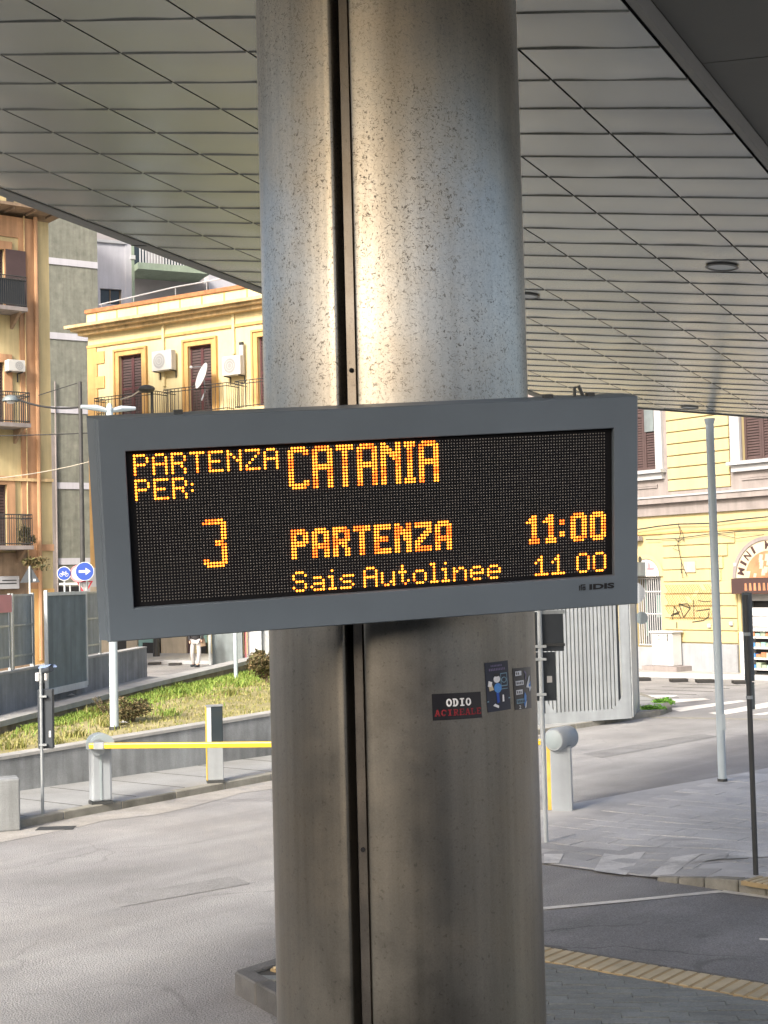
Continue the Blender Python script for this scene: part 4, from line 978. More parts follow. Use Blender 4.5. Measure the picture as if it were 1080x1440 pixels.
q = gp(377,962,.82); bush('bush', 'round green-brown bush on the grass beside the left edge of the column', (q.x,q.y,0.80), 0.42,0.45,0.42, 3600, M['drybush'], 6, 0.03)
for (x, y, r, lb) in ((917,1004,0.22,'low bright green weed in the gutter at the tip of the island'),(932,994,0.2,'second green weed tuft round the corner of the island, further off')):
    q = gp(x,y); t = bush('weed', lb, (q.x,q.y,0.0), r*1.3, r, 0.1, 500, M['weed'], int(x), 0.035, 4)
# litter
for i, (x, y, z) in enumerate(((20,1006,.82),(172,1019,.7),(100,980,.85),(140,1128,0.02))):
    q = gp(x, y, z); s = 0.09
    o = MB().poly([(-s,-s*.5,0.012),(s*.7,-s*.6,0.03),(s,s*.4,0.01),(0,s*.7,0.045),(-s*.8,s*.5,0.012)]).build('paper_scrap', M['white']); o.location = (q.x,q.y,z+0.015)
    tag(o, ['white paper scrap on the raised path at the far left','crumpled white litter beside the foot of the street lamp pole','white paper scrap on the path below the ribbed screen','flattened white paper lying in the gutter by the barrier'][i], 'litter')

# ============================================================ BARRIERS
def cabinet(px, py, z, w, d_, h, rot, label, grp=None):
    b = gp(px, py, z); t = thing('barrier_cabinet', label, 'barrier', b, 'grey parking barriers'); 
    ex = V((math.cos(rot), math.sin(rot), 0)); ey = V((-ex.y, ex.x, 0)); 
    return b, t, ex, ey
b, t, ex, ey = cabinet(142,1130,.1,0,0,0,math.radians(24),'grey barrier cabinet at left with a long yellow arm reaching to the column')
P3 = lambda mb, a0,a1,b0,b1,c0,c1: mb.obox(b, ex, ey, (0,0,1), a0,a1,b0,b1,c0,c1)
P3(MB(), -0.135,0.13,-0.10,0.10,0.04,0.72).build('cabinet', M['barrier'], t, bevel=0.03, seg=2)
P3(MB(), -0.03,-0.005,-0.112,-0.10,0.06,0.70).build('rib', M['barhead'], t)
P3(MB(), -0.14,0.135,-0.105,0.105,0.0,0.04).build('plinth', M['darkpole'], t)
mb = MB(); hc = b+V((0,0,0.80)); 
mb.grid(lambda u, v: hc + ex*(0.155*math.cos(math.pi*u)) + V((0,0,0.125*math.sin(math.pi*u)-0.02)) + ey*(-0.13+0.26*v), 14, 1)
mb.poly([hc + ex*(0.155*math.cos(math.pi*u/14)) + V((0,0,0.125*math.sin(math.pi*u/14)-0.02)) - ey*0.13 for u in range(15)]); mb.poly([hc + ex*(0.155*math.cos(math.pi*u/14)) + V((0,0,0.125*math.sin(math.pi*u/14)-0.02)) + ey*0.13 for u in range(15)])
P3(mb, -0.155,0.155,-0.13,0.13,0.70,0.78); mb.build('head', M['barhead'], t, smooth=True)
c0 = b - ey*0.13 + V((0,0,0.745)) - ex*0.07
MB().tube([c0, c0-ey*0.075], 0.105, 20).build('hub', M['galv'], t, smooth=True)
end = at(762,1043.5,17.75); st_ = c0 - ey*0.10 - ex*0.12; st_.z = b.z+0.775; dirn = (end-st_); 
e_ = dirn.normalized(); n_2 = V((-e_.y, e_.x, 0)).normalized(); uz = e_.cross(n_2)*1
if uz.z < 0: uz = -uz
MB().obox(st_, e_, n_2, uz, 0, dirn.length, -0.022, 0.022, -0.036, 0.036).build('arm', M['yellow'], t, bevel=0.008)
MB().obox(st_, e_, n_2, uz, 0, dirn.length, -0.026, -0.0225, 0.020, 0.028).build('arm_groove', M['white'], t)
MB().obox(st_, e_, n_2, uz, 0.06, 0.20, -0.03, 0.03, -0.045, 0.045).build('arm_clamp', M['galv'], t, bevel=0.008)
# right barrier
b, t, ex, ey = cabinet(788,1140,0.0,0,0,0,math.radians(-10),'grey barrier post with a round drum head beside the dark sign backs')
P3(MB(), -0.10,0.155,-0.10,0.12,0.0,0.80).build('cabinet', M['barrier'], t, bevel=0.012, seg=2)
P3(MB(), -0.145,-0.101,-0.08,0.06,0.02,0.80).build('side_strip', M['yellowdirty'], t)
hc = b + V((0,0,0.885)) + ex*0.03; ax = (ey*-0.9 + ex*-0.44).normalized()
mb = MB().tube([hc-ax*0.22, hc-ax*0.20, hc+ax*0.16, hc+ax*0.185], [0.13,0.142,0.142,0.125], 28); mb.build('drum_head', M['barrier'], t, smooth=True)
MB().tube([hc+ax*0.184, hc+ax*0.192], [0.118,0.108], 28).build('drum_cap', M['barhead'], t, smooth=True)
# reader column on the pavement
b = gp(303,1100,.1); t = thing('card_reader_post', 'square reader post, black above and silver below, with a yellow edge', 'reader post', b)
ex = V((math.cos(0.2), math.sin(0.2), 0)); ey = V((-ex.y, ex.x, 0))
P3(MB(), -0.115,0.11,-0.09,0.09,0.04,0.50).build('lower_body', M['rib'], t, bevel=0.006)
P3(MB(), -0.05,0.112,-0.092,0.09,0.503,1.07).build('glass_body', M['glass'], t, bevel=0.006)
P3(MB(), -0.1175,-0.052,-0.088,0.088,0.503,1.07).build('side_profile', M['galvlight'], t)
P3(MB(), -0.125,-0.1178,-0.094,0.02,0.04,1.07).build('edge_strip', M['yellow'], t)
P3(MB(), -0.12,0.12,-0.10,0.10,1.071,1.085).build('cap', M['galv'], t)
P3(MB(), -0.12,0.12,-0.10,0.10,0.0,0.04).build('foot', M['darkpole'], t)

# sign post with traffic-light backboard at left
b = gp(60,1145,.1); t = thing('signal_post', 'thin grey post carrying a dark signal box, a small camera and white speakers', 'signal post', b)
zt_ = 2.9-(938-826)*b.y/2000
MB().tube([b, V((b.x,b.y,zt_))], 0.020, 10).build('post', M['galv'], t, smooth=True)
P4 = lambda mb, x0,x1,y0,y1,yy,dd: (lambda a, c: mb.box(a.x, c.x, b.y+yy, b.y+yy+dd, c.z, a.z))(at(x0,y0,b.y), at(x1,y1,b.y))
P4(MB(), 51.5,74,970,1053,0.03,0.09).build('signal_box', M['boxdark'], t, bevel=0.008)
P4(MB(), 68,71,1028,1037,0.025,0.004).build('label_plate', M['white'], t)
for y in (978, 1046): P4(MB(), 56,66,y,y+2.5,-0.03,0.06).build('clamp', M['galv'], t)
P4(MB(), 50,56,946,958,-0.03,0.08).build('speaker', M['white'], t, bevel=0.01)
P4(MB(), 63,67,946,957,-0.03,0.08).build('speaker', M['white'], t, bevel=0.01)
mb = MB(); cc = at(66,942,b.y); mb.tube([cc+V((-0.05,0.02,-0.02)), cc+V((0.07,-0.08,0.02))], [0.035,0.04], 12); mb.build('camera_head', M['boxdark'], t, smooth=True)
mb = MB(); mb.grid(lambda u, v: cc + V((-0.07+0.16*v, 0.04-0.10*v, 0.015+0.02*v)) + V((0.05*math.cos(math.pi*u), 0, 0.04*math.sin(math.pi*u))), 8, 1)
mb.build('camera_hood', M['hood'], t, smooth=True)
P4(MB(), 58,62,950,960,0.02,0.03).build('bracket', M['boxdark'], t)

# sign backs on the post beside the column
b = gp(768,1187,0); t = thing('sign_post', 'galvanised post with two dark sign backs right beside the column', 'sign post', b)
MB().tube([b, V((b.x,b.y,3.05))], 0.026, 14).build('post', M['galvlight'], t, smooth=True)
P4(MB(), 750,794,861,915.5,0.035,0.03).build('sign_plate', M['boxdark'], t, bevel=0.004)
P4(MB(), 745,783,918,985.5,0.035,0.03).build('sign_plate', M['boxdark'], t, bevel=0.004)
P4(MB(), 756,795,859,863,0.03,0.045).build('plate_rim', M['galv'], t); P4(MB(), 762,795,905.5,908.5,0.015,0.02).build('plate_rim', M['darkpole'], t)
P4(MB(), 769.5,777,951,960,0.028,0.006).build('paper_label', M['white'], t)
for y in (909, 927, 976.5): P4(MB(), 753,768,y-1.6,y+1.6,-0.035,0.065).build('clamp', M['galvlight'], t)
# dark pole right
b = gp(1063,1230,.12); b.z = 0.12; t = thing('sign_post', 'thin dark post with an edge-on grey sign box at the right of the road', 'sign post', b)
zt_ = 2.9-(835-801)*b.y/2000
MB().tube([b, V((b.x,b.y,zt_))], 0.025, 12).build('post', M['darkpole'], t, smooth=True)
vr = V((b.x,b.y,0)).normalized(); vn = V((vr.y,-vr.x,0)); MB().obox((b.x,b.y,0), vn, vr, (0,0,1), -0.035,0.055,0.03,0.30,1.88,zt_+0.02).build('sign_box', M['signgrey'], t, bevel=0.006)
MB().obox((b.x,b.y,0), vn, vr, (0,0,1), 0.0,0.05,0.03,0.2,1.62,1.86).build('lower_box', M['screen'], t, bevel=0.006)
for z in (1.72, 2.3): MB().tube([V((b.x,b.y,z)), V((b.x,b.y,z+0.03))], 0.032, 12).build('clamp', M['galv'], t)

# pale street lamp on the grass
b = gp(161,1024,.68); b.z = 0.66; t = thing('street_lamp', 'pale grey lamp post on the grass with two flat arms above the board', 'street lamp', b)
tp = at(152,580,b.y)
MB().tube([b, V((b.x,b.y,tp.z))], [0.07,0.055], 16).build('pole', M['polewhite'], t, smooth=True)
MB().tube([b-V((0,0,0.03)), b+V((0,0,0.05))], 0.085, 16).build('foot_ring', M['darkpole'], t, smooth=True)
for s, x1, y1 in ((-1,114,572),(1,190,574.5)):
    q = at(x1, y1, b.y+(0.3 if s > 0 else -0.2)); m0_ = V((b.x,b.y,tp.z+0.02)); mid = m0_.lerp(q,0.45)+V((0,0,0.02))
    MB().tube([m0_, mid, q], [0.03,0.05,0.03], 8).build('lamp_arm', M['polewhite'], t, smooth=True)
MB().ell((b.x,b.y,tp.z+0.05), 0.05,0.05,0.10).build('finial', M['polewhite'], t, smooth=True)
# thin pole on the grass at right
b = gp(332,953,.84); b.z = 0.8; t = MB().tube([b, V((b.x,b.y,3.1))], 0.045, 10).build('thin_pole', M['polewhite'], smooth=True); single(t, b); tag(t, 'thin pale pole rising from the grass left of the column', 'pole')
# dark lamp on far pavement
b = gp(220,923,.12); t = thing('street_lamp', 'dark old street lamp with a hood, in front of the yellow palazzo', 'street lamp', b)
tz = at(214,549,b.y).z
MB().tube([b, b+V((0,0,1.2)), V((b.x,b.y,tz))], [0.14,0.09,0.06], 10).build('pole', M['iron'], t, smooth=True)
hd = at(206,547,b.y-0.3); MB().ell(hd, 0.34,0.3,0.16).build('lamp_hood', M['iron'], t, smooth=True)
MB().tube([at(169,562,b.y-0.5), at(185,557,b.y-0.4), at(197,549,b.y-0.3)], 0.03, 6).build('arm', M['cablelight'], t, smooth=True)
# wire mast with hanging lamp, left
b = V(at(117,840,45)); b.z = 0; t = thing('wire_mast', 'slim dark mast carrying the cables left of the departure board', 'mast', b)
tz = at(109,537,45).z
MB().tube([b, V((b.x,b.y,tz))], [0.09,0.06], 10).build('shaft', M['iron'], t, smooth=True)
def cable(label, pts, Y, r, mat, name='cable'):
    P = [at(x, y, Yy) for (x, y), Yy in zip(pts, Y if hasattr(Y, '__len__') else [Y]*len(pts))]
    o = MB().tube(P, r, 5).build(name, mat, smooth=True); single(o, P[0]); tag(o, label, 'cable'); return o
def sag(p, q, k, s):
    return [(p[0]+(q[0]-p[0])*i/k, p[1]+(q[1]-p[1])*i/k + s*4*(i/k)*(1-i/k)) for i in range(k+1)]
cable('thick dark cable sagging from the hanging lamp to the mast', sag((20,560),(110,573),8,6), [45]*9, 0.035, M['cable'])
cable('thin grey cable rising from the orange building to the mast top', sag((54,556),(108,539),4,0), 45, 0.015, M['cable'])
cable('level dark cable crossing low in front of the orange building', sag((-10,613),(124,609),5,0.5), 45, 0.018, M['cable'])
cable('pale cable rising to the right in front of the orange building', sag((-10,673),(127,649),5,3), 44, 0.014, M['cablelight'])
t = thing('hanging_lamp', 'dark domed street lamp hung on cables by the orange building', 'street lamp', at(15,562,45))
q = at(15,562,45); mb = MB(); mb.grid(lambda u, v: q + V((0.27*math.cos(2*math.pi*u)*math.cos(v*math.pi/2), 0.27*math.sin(2*math.pi*u)*math.cos(v*math.pi/2), 0.20*math.sin(v*math.pi/2)-0.05)), 14, 5)
mb.build('shade', M['screen'], t, smooth=True); MB().tube([q+V((0,0,0.1)), q+V((0.1,0,0.12)), q+V((0.3,0,0.08))], 0.03, 6).build('bracket', M['iron'], t); MB().ell(q+V((0,0,-0.07)), 0.14,0.14,0.07).build('bulb', M['white'], t, smooth=True)

# traffic signs behind the fence
def disc(mb, c, r, y, k=24): mb.poly([c+V((r*math.cos(2*math.pi*i/k), y, r*math.sin(2*math.pi*i/k))) for i in range(k)])
def roundplate(c, r, mat, parent, name, y0=0.0, th=0.02): return MB().tube([c+V((0,y0,0)), c+V((0,y0+th,0))], r, 24).build(name, mat, parent, smooth=True)
Yb = 40.0
c = at(90,806.5,Yb); t = thing('cycle_sign', 'round blue sign with a white bicycle above the ribbed screen', 'traffic sign', V((c.x,c.y,0)))
MB().tube([V((c.x,c.y+0.05,0)), V((c.x,c.y+0.05,c.z+0.1))], 0.025, 8).build('post', M['galvlight'], t)
roundplate(c, 0.20, M['white'], t, 'rim'); roundplate(c, 0.182, M['blue'], t, 'disc', -0.004, 0.01)
mb = MB()
def seg2(mb, c, p, q, w, y):
    p = V((p[0],0,p[1])); q = V((q[0],0,q[1])); e = (q-p).normalized(); n2 = V((-e.z,0,e.x))*w/2; o = c+V((0,y,0)); mb.quad(o+p-n2, o+q-n2, o+q+n2, o+p+n2)
for wx in (-0.075, 0.075):
    for i in range(14):
        a0, a1 = 2*math.pi*i/14, 2*math.pi*(i+1)/14; seg2(mb, c, (wx+0.045*math.cos(a0), -0.035+0.045*math.sin(a0)), (wx+0.045*math.cos(a1), -0.035+0.045*math.sin(a1)), 0.013, -0.008)
for p, q in (((-0.075,-0.035),(-0.03,0.03)),((-0.03,0.03),(0.05,0.03)),((0.05,0.03),(0,-0.035)),((0,-0.035),(-0.03,0.03)),((-0.075,-0.035),(0,-0.035)),((0.075,-0.035),(0.045,0.06)),((0.045,0.06),(0.075,0.065)),((-0.03,0.03),(-0.035,0.055)),((-0.055,0.055),(-0.015,0.055))): seg2(mb, c, p, q, 0.013, -0.0085)
mb.build('bicycle_symbol', M['white'], t, fix=False)
c = at(119,803.5,Yb-0.5); t = thing('direction_sign', 'round blue sign with a white arrow pointing right beside the board', 'traffic sign', V((c.x,c.y,0)))
MB().tube([V((c.x,c.y+0.3,0)), V((c.x,c.y+0.3,c.z+0.15))], 0.03, 8).build('post', M['galv'], t)
roundplate(c, 0.262, M['galvlight'], t, 'rim'); roundplate(c, 0.245, M['blue'], t, 'disc', -0.004, 0.01)
mb = MB(); o_ = c+V((0,-0.009,0)); pts = [(-0.16,-0.035),(0.03,-0.035),(0.03,-0.10),(0.17,0),(0.03,0.10),(0.03,0.035),(-0.16,0.035)]
mb.poly([o_+V((x,0,z)) for x, z in pts]); mb.build('arrow_symbol', M['white'], t, fix=False)
c = at(110.5,806.5,Yb); t = thing('no_entry_sign', 'round red-rimmed sign mostly hidden behind the blue arrow sign', 'traffic sign', V((c.x,c.y,0)))
MB().tube([V((c.x+0.02,c.y+0.05,0)), V((c.x+0.02,c.y+0.05,c.z))], 0.025, 8).build('post', M['galv'], t)
roundplate(c, 0.245, M['redfaded'], t, 'rim'); roundplate(c, 0.19, M['white'], t, 'face', -0.004, 0.01)
c = at(119,824,Yb+0.2); t = thing('give_way_sign', 'red and white upside-down triangle sign under the blue arrow sign', 'traffic sign', V((c.x,c.y,0)))
def tri(mb, s, y, up_=1, k=0.0): mb.poly([c+V((-s,y,0.58*s*-up_+k)), c+V((s,y,0.58*s*-up_+k)), c+V((0,y,1.15*s*up_+k))])
mb = MB(); tri(mb,0.24,0,-1); mb.build('rim', M['red'], t, fix=False); mb = MB(); tri(mb,0.17,-0.006,-1,0.006); mb.build('face', M['white'], t, fix=False); mb = MB(); tri(mb,0.24,0.012,-1); mb.build('back', M['galv'], t, fix=False)
MB().tube([V((c.x,c.y+0.04,0)), V((c.x,c.y+0.04,c.z+0.1))], 0.02, 8).build('post', M['galv'], t)
c = at(42,811,38); t = thing('triangle_sign', 'dark back of a triangular road sign on a pale post, far left', 'traffic sign', V((c.x,c.y,0)))
mb = MB(); tri(mb,0.27,0,1); tri(mb,0.27,0.015,1)
mb.build('plate', M['boxdark'], t, fix=False); MB().tube([V((c.x,c.y-0.03,0)), V((c.x,c.y-0.03,c.z+0.27))], 0.024, 8).build('post', M['galvlight'], t); MB().box(c.x+0.09,c.x+0.16,c.y-0.012,c.y-0.004,c.z-0.12,c.z-0.06).build('sticker_label', M['white'], t)
c = at(98,821,41); 
mb = MB().box(c.x-0.3,c.x+0.28,c.y,c.y+0.03,c.z-0.03,c.z+0.03); o = mb.build('white_board', M['white']); single(o,(c.x,c.y,c.z)); tag(o, 'thin white board end on top of the hoarding under the cycle sign', 'board')
MB().box(c.x-0.02,c.x+0.02,c.y+0.03,c.y+0.07,0,c.z+0.03).build('post', M['galv'], o)

# ============================================================ RIBBED ENCLOSURE, RIGHT
ra, rb_ = gp(760,1019,.1), gp(888.5,1010,.1); ra.z = rb_.z = 0; re = (rb_-ra); rlen = re.length; re.normalize(); rn = V((-re.y,re.x,0))
re0 = ra - re*1.6
t = thing('ribbed_enclosure', 'light grey ribbed metal enclosure on the island right of the column', 'enclosure', re0)
def rp(s, d, z): return re0 + re*s + rn*d + V((0,0,z))
RL = rlen+1.6
mb = MB(); mb.obox(re0, re, rn, (0,0,1), 0,RL,0,0.05,0.10,0.30); mb.obox(re0, re, rn, (0,0,1), RL-0.19,RL,0,0.05,0.30,2.86); mb.obox(re0, re, rn, (0,0,1), 0,RL,0,0.05,2.86,3.0); mb.obox(re0, re, rn, (0,0,1), 0,0.1,0,0.05,0.30,2.86); mb.build('frame', M['rib'], t)
k = int((RL-0.3)/0.086); 
for i in range(k):
    s = 0.11+i*0.0855
    MB().hexa([rp(s,0.0,0.30),rp(s+0.046,0.0,0.30),rp(s+0.052,0.055,0.30),rp(s-0.006,0.055,0.30),rp(s,0.0,2.86),rp(s+0.046,0.0,2.86),rp(s+0.052,0.055,2.86),rp(s-0.006,0.055,2.86)]).build('rib', M['rib'], t, fix=False)
mb = MB(); mb.obox(re0, re, rn, (0,0,1), 0.1,RL-0.19,0.065,0.09,0.30,2.86); mb.build('back_sheet', M['boxdark'], t)
for s, sgn in ((RL-0.19,-1),(1.72,1)):
    mb = MB(); mb.poly([rp(s,-0.004,0.30), rp(s,-0.004,0.55), rp(s+sgn*0.22,-0.004,0.30)]); mb.build('gusset', M['rib'], t, fix=False)
# return side
rc = rp(RL,0,0); sd_ = (V((gp(897,998,.1).x, gp(897,998,.1).y, 0))-rc).normalized(); sn = V((sd_.y,-sd_.x,0))
mb = MB().obox(rc, sd_, sn, (0,0,1), 0.04,1.6,-0.02,0.03,0.12,3.0); mb.build('side_sheet', M['galv'], t)
MB().obox(rc, sd_, sn, (0,0,1), 1.6,1.68,-0.03,0.05,0.05,3.0).build('corner_post', M['rib'], t)
MB().obox(re0, re, rn, (0,0,1), 0.0,RL-0.2,0.0,0.05,0.095,0.0995).build('foot_rail', M['darkpole'], t)
# round sign backs at the corner
cpost = gp(895,1004,.1); cpost.y += 1.2; t = thing('round_signs_post', 'two round grey sign backs on a post beside the right end of the board', 'traffic sign', (cpost.x,cpost.y,0.1))
MB().tube([V((cpost.x,cpost.y,0.1)), V((cpost.x,cpost.y,3.2))], 0.025, 8).build('post', M['galv'], t)
c = at(892,834,cpost.y-0.05); roundplate(c, 0.225, M['rib'], t, 'upper_disc'); c = at(902.5,869,cpost.y-0.05); roundplate(c, 0.13, M['screen'], t, 'lower_disc')

# ============================================================ BUILDINGS
def ac_unit(pl, x0, y0, x1, y1, label, grp, fanside=0.38):
    a0, z1 = pl.hit(x0, y0, 0.42); a1, z0 = pl.hit(x1, y1, 0.42); c = pl.pt((a0+a1)/2, z0, 0)
    t = thing('air_conditioner', label, 'air conditioner', c, grp)
    pl.box(MB(), a0, a1, z0, z1, 0.12, 0.42).build('case', M['acwhite'], t, bevel=0.015)
    r = (z1-z0)*0.40; cx = a0+(a1-a0)*fanside; cz = (z0+z1)/2
    o = MB().poly([pl.pt(cx+r*math.cos(2*math.pi*i/20), cz+r*math.sin(2*math.pi*i/20), 0.424) for i in range(20)]).build('fan_opening', M['acdark'], t)
    mb = MB()
    for k_ in (1.0, 0.68, 0.36):
        for i in range(20):
            A0, A1 = 2*math.pi*i/20, 2*math.pi*(i+1)/20; q = lambda an, rr_: pl.pt(cx+rr_*math.cos(an), cz+rr_*math.sin(an), 0.432)
            mb.quad(q(A0,r*k_), q(A1,r*k_), q(A1,r*k_-0.012), q(A0,r*k_-0.012))
    mb.build('fan_grille', M['acwhite'], t, fix=False)
    for a in (a0+0.08, a1-0.12): 
        mb = MB(); pl.box(mb, a, a+0.04, z0-0.04, z0, 0.0, 0.42); pl.box(mb, a, a+0.04, z0-0.3, z0-0.04, 0.0, 0.03); mb.build('bracket', M['iron'], t)
    return t
def louvre_door(pl, parent, a0, a1, z0, z1, mat, framemat, n=22, leaves=2, depth=-0.12, name='shutter'):
    fr_ = MB(); pl.box(fr_, a0, a1, z0, z1, depth-0.04, depth-0.02); o = fr_.build(name, M['dark'], parent)
    mb = MB(); w = (a1-a0)/leaves
    for k_ in range(leaves):
        b0, b1 = a0+w*k_, a0+w*(k_+1); f = 0.07*min(1,(a1-a0))
        pl.box(mb, b0+0.004, b0+f, z0, z1, depth-0.02, depth+0.03); pl.box(mb, b1-f, b1-0.004, z0, z1, depth-0.02, depth+0.03)
        for zz in (z0, (z0+z1)/2-0.04, z1-0.09): pl.box(mb, b0+f, b1-f, zz, zz+0.09, depth-0.02, depth+0.025)
    mb.build('leaf_frame', framemat, o)
    mb = MB()
    for k_ in range(leaves):
        b0, b1 = a0+w*k_, a0+w*(k_+1); f = 0.07*min(1,(a1-a0))
        for i in range(n):
            z = z0+(z1-z0)*(i+0.5)/n; h = (z1-z0)/n*0.42
            mb.quad(pl.pt(b0+f, z-h, depth+0.02), pl.pt(b1-f, z-h, depth+0.02), pl.pt(b1-f, z+h, depth-0.015), pl.pt(b0+f, z+h, depth-0.015))
    mb.build('louvre', mat, o, kind='stuff', fix=False)
    return o
def railing(pl, parent, a0, a1, z0, z1, out, n, mat=None, r=0.012, belly=False):
    mat = mat or M['iron']; mb = MB()
    C4 = [pl.pt(a0, 0, 0.05), pl.pt(a0, 0, out), pl.pt(a1, 0, out), pl.pt(a1, 0, 0.05)]
    for z in (z0+0.05, z1-0.12, z1): 
        for p, q in zip(C4[:-1], C4[1:]): mb.tube([p+V((0,0,z)), q+V((0,0,z))], r*1.5, 4)
    for i in range(n+1):
        p = pl.pt(a0+(a1-a0)*i/n, 0, out); mb.tube([p+V((0,0,z0)), p+V((0,0,z1))], r, 4)
    for a in (a0, a1):
        for j in range(1, 6): p = pl.pt(a, 0, out*j/6); mb.tube([p+V((0,0,z0)), p+V((0,0,z1))], r, 4)
    return mb.build('railing', mat, parent, fix=False)

# --- left yellow palazzo
A = Plane(245, 471, 58.0, (0.85,-0.53))
s0_, ztop = A.hit(123, 437); sR, _ = A.hit(420, 430); _, zc = A.hit(245, 443)
zpar = A.hit(245,418)[1]; zcor = A.hit(245,440)[1]; zcb = A.hit(245,454)[1]; zstr = A.hit(245,471)[1]
pal = thing('palazzo', 'old yellow palazzo with brown shutters, air conditioners and iron balconies', 'building', A.pt(s0_,0))
def aw(x0,y0,x1,y1): a0, z1 = A.hit(x0,y0); a1, z0 = A.hit(x1,y1); return (a0,a1,z0,z1)
wins = [aw(168.5,502,202,588), aw(265.5,488,300.5,584), aw(363,473,398,578)]
zfl = wins[0][2]-0.0; wins = [(w[0],w[1],zfl-0.1,w[3]) for w in wins]; ztopw = sum(w[3] for w in wins)/3; wins = [(w[0],w[1],w[2],ztopw) for w in wins]
shops = [aw(200,897,217,922), aw(283,893,294,922)]
mb = A.wall(MB(), s0_, sR, 0.12, zcb, wins, -0.4, 0.0); mb.build('wall', M['wallyellow'], pal)
A.box(MB(), s0_, sR, 0.0, zcb, -9, -0.41).build('building_core', M['greyshade'], pal)
mb = MB(); A.box(mb, s0_-0.0, sR, zcor-0.05, zpar-0.12, -0.5, 0.06); mb.build('parapet', M['wallyellow'], pal)
mb = MB(); A.box(mb, s0_-0.05, sR, zpar-0.118, zpar+0.04, -0.6, 0.14); mb.build('parapet_coping', M['brickcap'], pal)
for i in range(9): A.box(MB(), s0_+0.55+i*1.15, s0_+0.62+i*1.15, zcor+0.02, zpar-0.12, 0.06, 0.075).build('parapet_rib', M['trimochre'], pal)
mb = MB()
for d_, za, zb_ in ((0.75,zcor-0.14,zcor-0.02),(0.55,zcor-0.26,zcor-0.142),(0.32,zcor-0.42,zcor-0.262),(0.18,zcb-0.0,zcor-0.422)): A.box(mb, s0_-d_*0.9, sR, za, zb_, -0.2, d_)
mb.build('cornice', M['cornice'], pal)
A.box(MB(), s0_-0.02, sR, zstr-0.05, zstr+0.06, 0.0, 0.07).build('string_course', M['trimochre'], pal)
A.box(MB(), s0_-0.012, s0_+0.5, 0.8, zstr-0.06, 0.0, 0.045).build('quoin_strip', M['trimochre'], pal)
zq = zstr-0.25; i = 0
while zq > 0.8:
    w = 0.95 if i % 2 == 0 else 0.55
    A.box(MB(), s0_-0.01, s0_+w, zq-0.52, zq-0.01, 0.0, 0.05).build('quoin', M['trimochre'], pal); zq -= 0.53; i += 1
for w in wins:
    mb = MB(); A.outline(mb, w[0], w[1], w[2], w[3], 0.20, 0.0, 0.09); A.outline(mb, w[0]-0.2, w[1]+0.2, w[2], w[3]+0.2, 0.08, 0.0, 0.14); mb.build('window_surround', M['trimochre'], pal)
    louvre_door(A, pal, w[0], w[1], w[2], w[3], M['shutter'], M['shutterred'], 24)
bals = [(132,557,219),(229.5,545,319.5),(329.5,534,420)]
for (x0, y, x1), w in zip(bals, wins):
    a0, a1 = A.hit(x0, y, 0.8)[0], A.hit(x1, y, 0.8)[0]; z0 = w[2]-0.02; z1_ = z0+1.05
    sh = 0.35*0.85
    A.box(MB(), a0, a1, z0-0.16, z0-0.02, 0.0, 0.85).build('balcony_slab', M['cornice'], pal)
    railing(A, pal, a0+0.02, a1-0.02, z0, z1_, 0.8, 17)
for x, y0, y1 in ((230.5,452,544),(329,438,498)):
    a, za = A.hit(x, y0); _, zb_ = A.hit(x, y1); A.box(MB(), a-0.06, a+0.06, zb_, za, 0.0, 0.10).build('cable_duct', M['wallyellow'], pal)
a, za = A.hit(344,484); _, zb_ = A.hit(346,517); mb = MB().tube([A.pt(a,zb_,0.2), A.pt(a,za-0.05,0.2)], 0.09, 10); mb.build('flue_pipe', M['white'], pal, smooth=True); MB().tube([A.pt(a,za-0.05,0.2), A.pt(a,za+0.06,0.22)], 0.10, 10).build('flue_cap', M['darkpole'], pal, smooth=True)
# terrace rail on the roof
mb = MB(); mb.tube([A.px(133,427,-0.3), A.px(240,402,-0.3), A.px(325,387,-0.3)], 0.03, 5)
for x, y in ((136,427),(181,416),(240,402),(284,395)): mb.tube([A.px(x,y,-0.3), A.px(x,y,-0.3)-V((0,0,0.7))], 0.02, 4)
mb.build('roof_rail', M['stonelight'], pal)
g_ac = 'air conditioners on the yellow palazzo'
ac_unit(A, 213,495,241,519, 'white air conditioner between the first and second shuttered doors of the yellow palazzo', g_ac)
ac_unit(A, 312,502,338,526, 'white air conditioner close to the column, beside the flue pipe', g_ac, 0.42)
c = at(283,528,56.2); t = thing('satellite_dish', 'white satellite dish seen nearly edge-on at the middle balcony', 'satellite dish', c)
ax = V((-0.80,-0.42,0.32)).normalized(); s1_ = ax.cross(V((0,0,1))).normalized(); s2_ = ax.cross(s1_)
mb = MB(); mb.grid(lambda u, v: c + (s1_*math.cos(2*math.pi*u)+s2_*math.sin(2*math.pi*u)*1.1)*0.50*v - ax*(0.10*(1-v*v)), 20, 5); mb.build('reflector', M['white'], t, smooth=True)
MB().tube([c-ax*0.1, c-V((0,0,0.6))-ax*0.15, c-V((0,0,1.0))], 0.03, 6).build('mast', M['galv'], t); MB().tube([c-s2_*0.4, c+ax*0.5-s2_*0.15], 0.012, 5).build('feed_arm', M['galv'], t); MB().ell(c+ax*0.5-s2_*0.15, 0.06,0.06,0.06).build('receiver', M['white'], t, smooth=True)
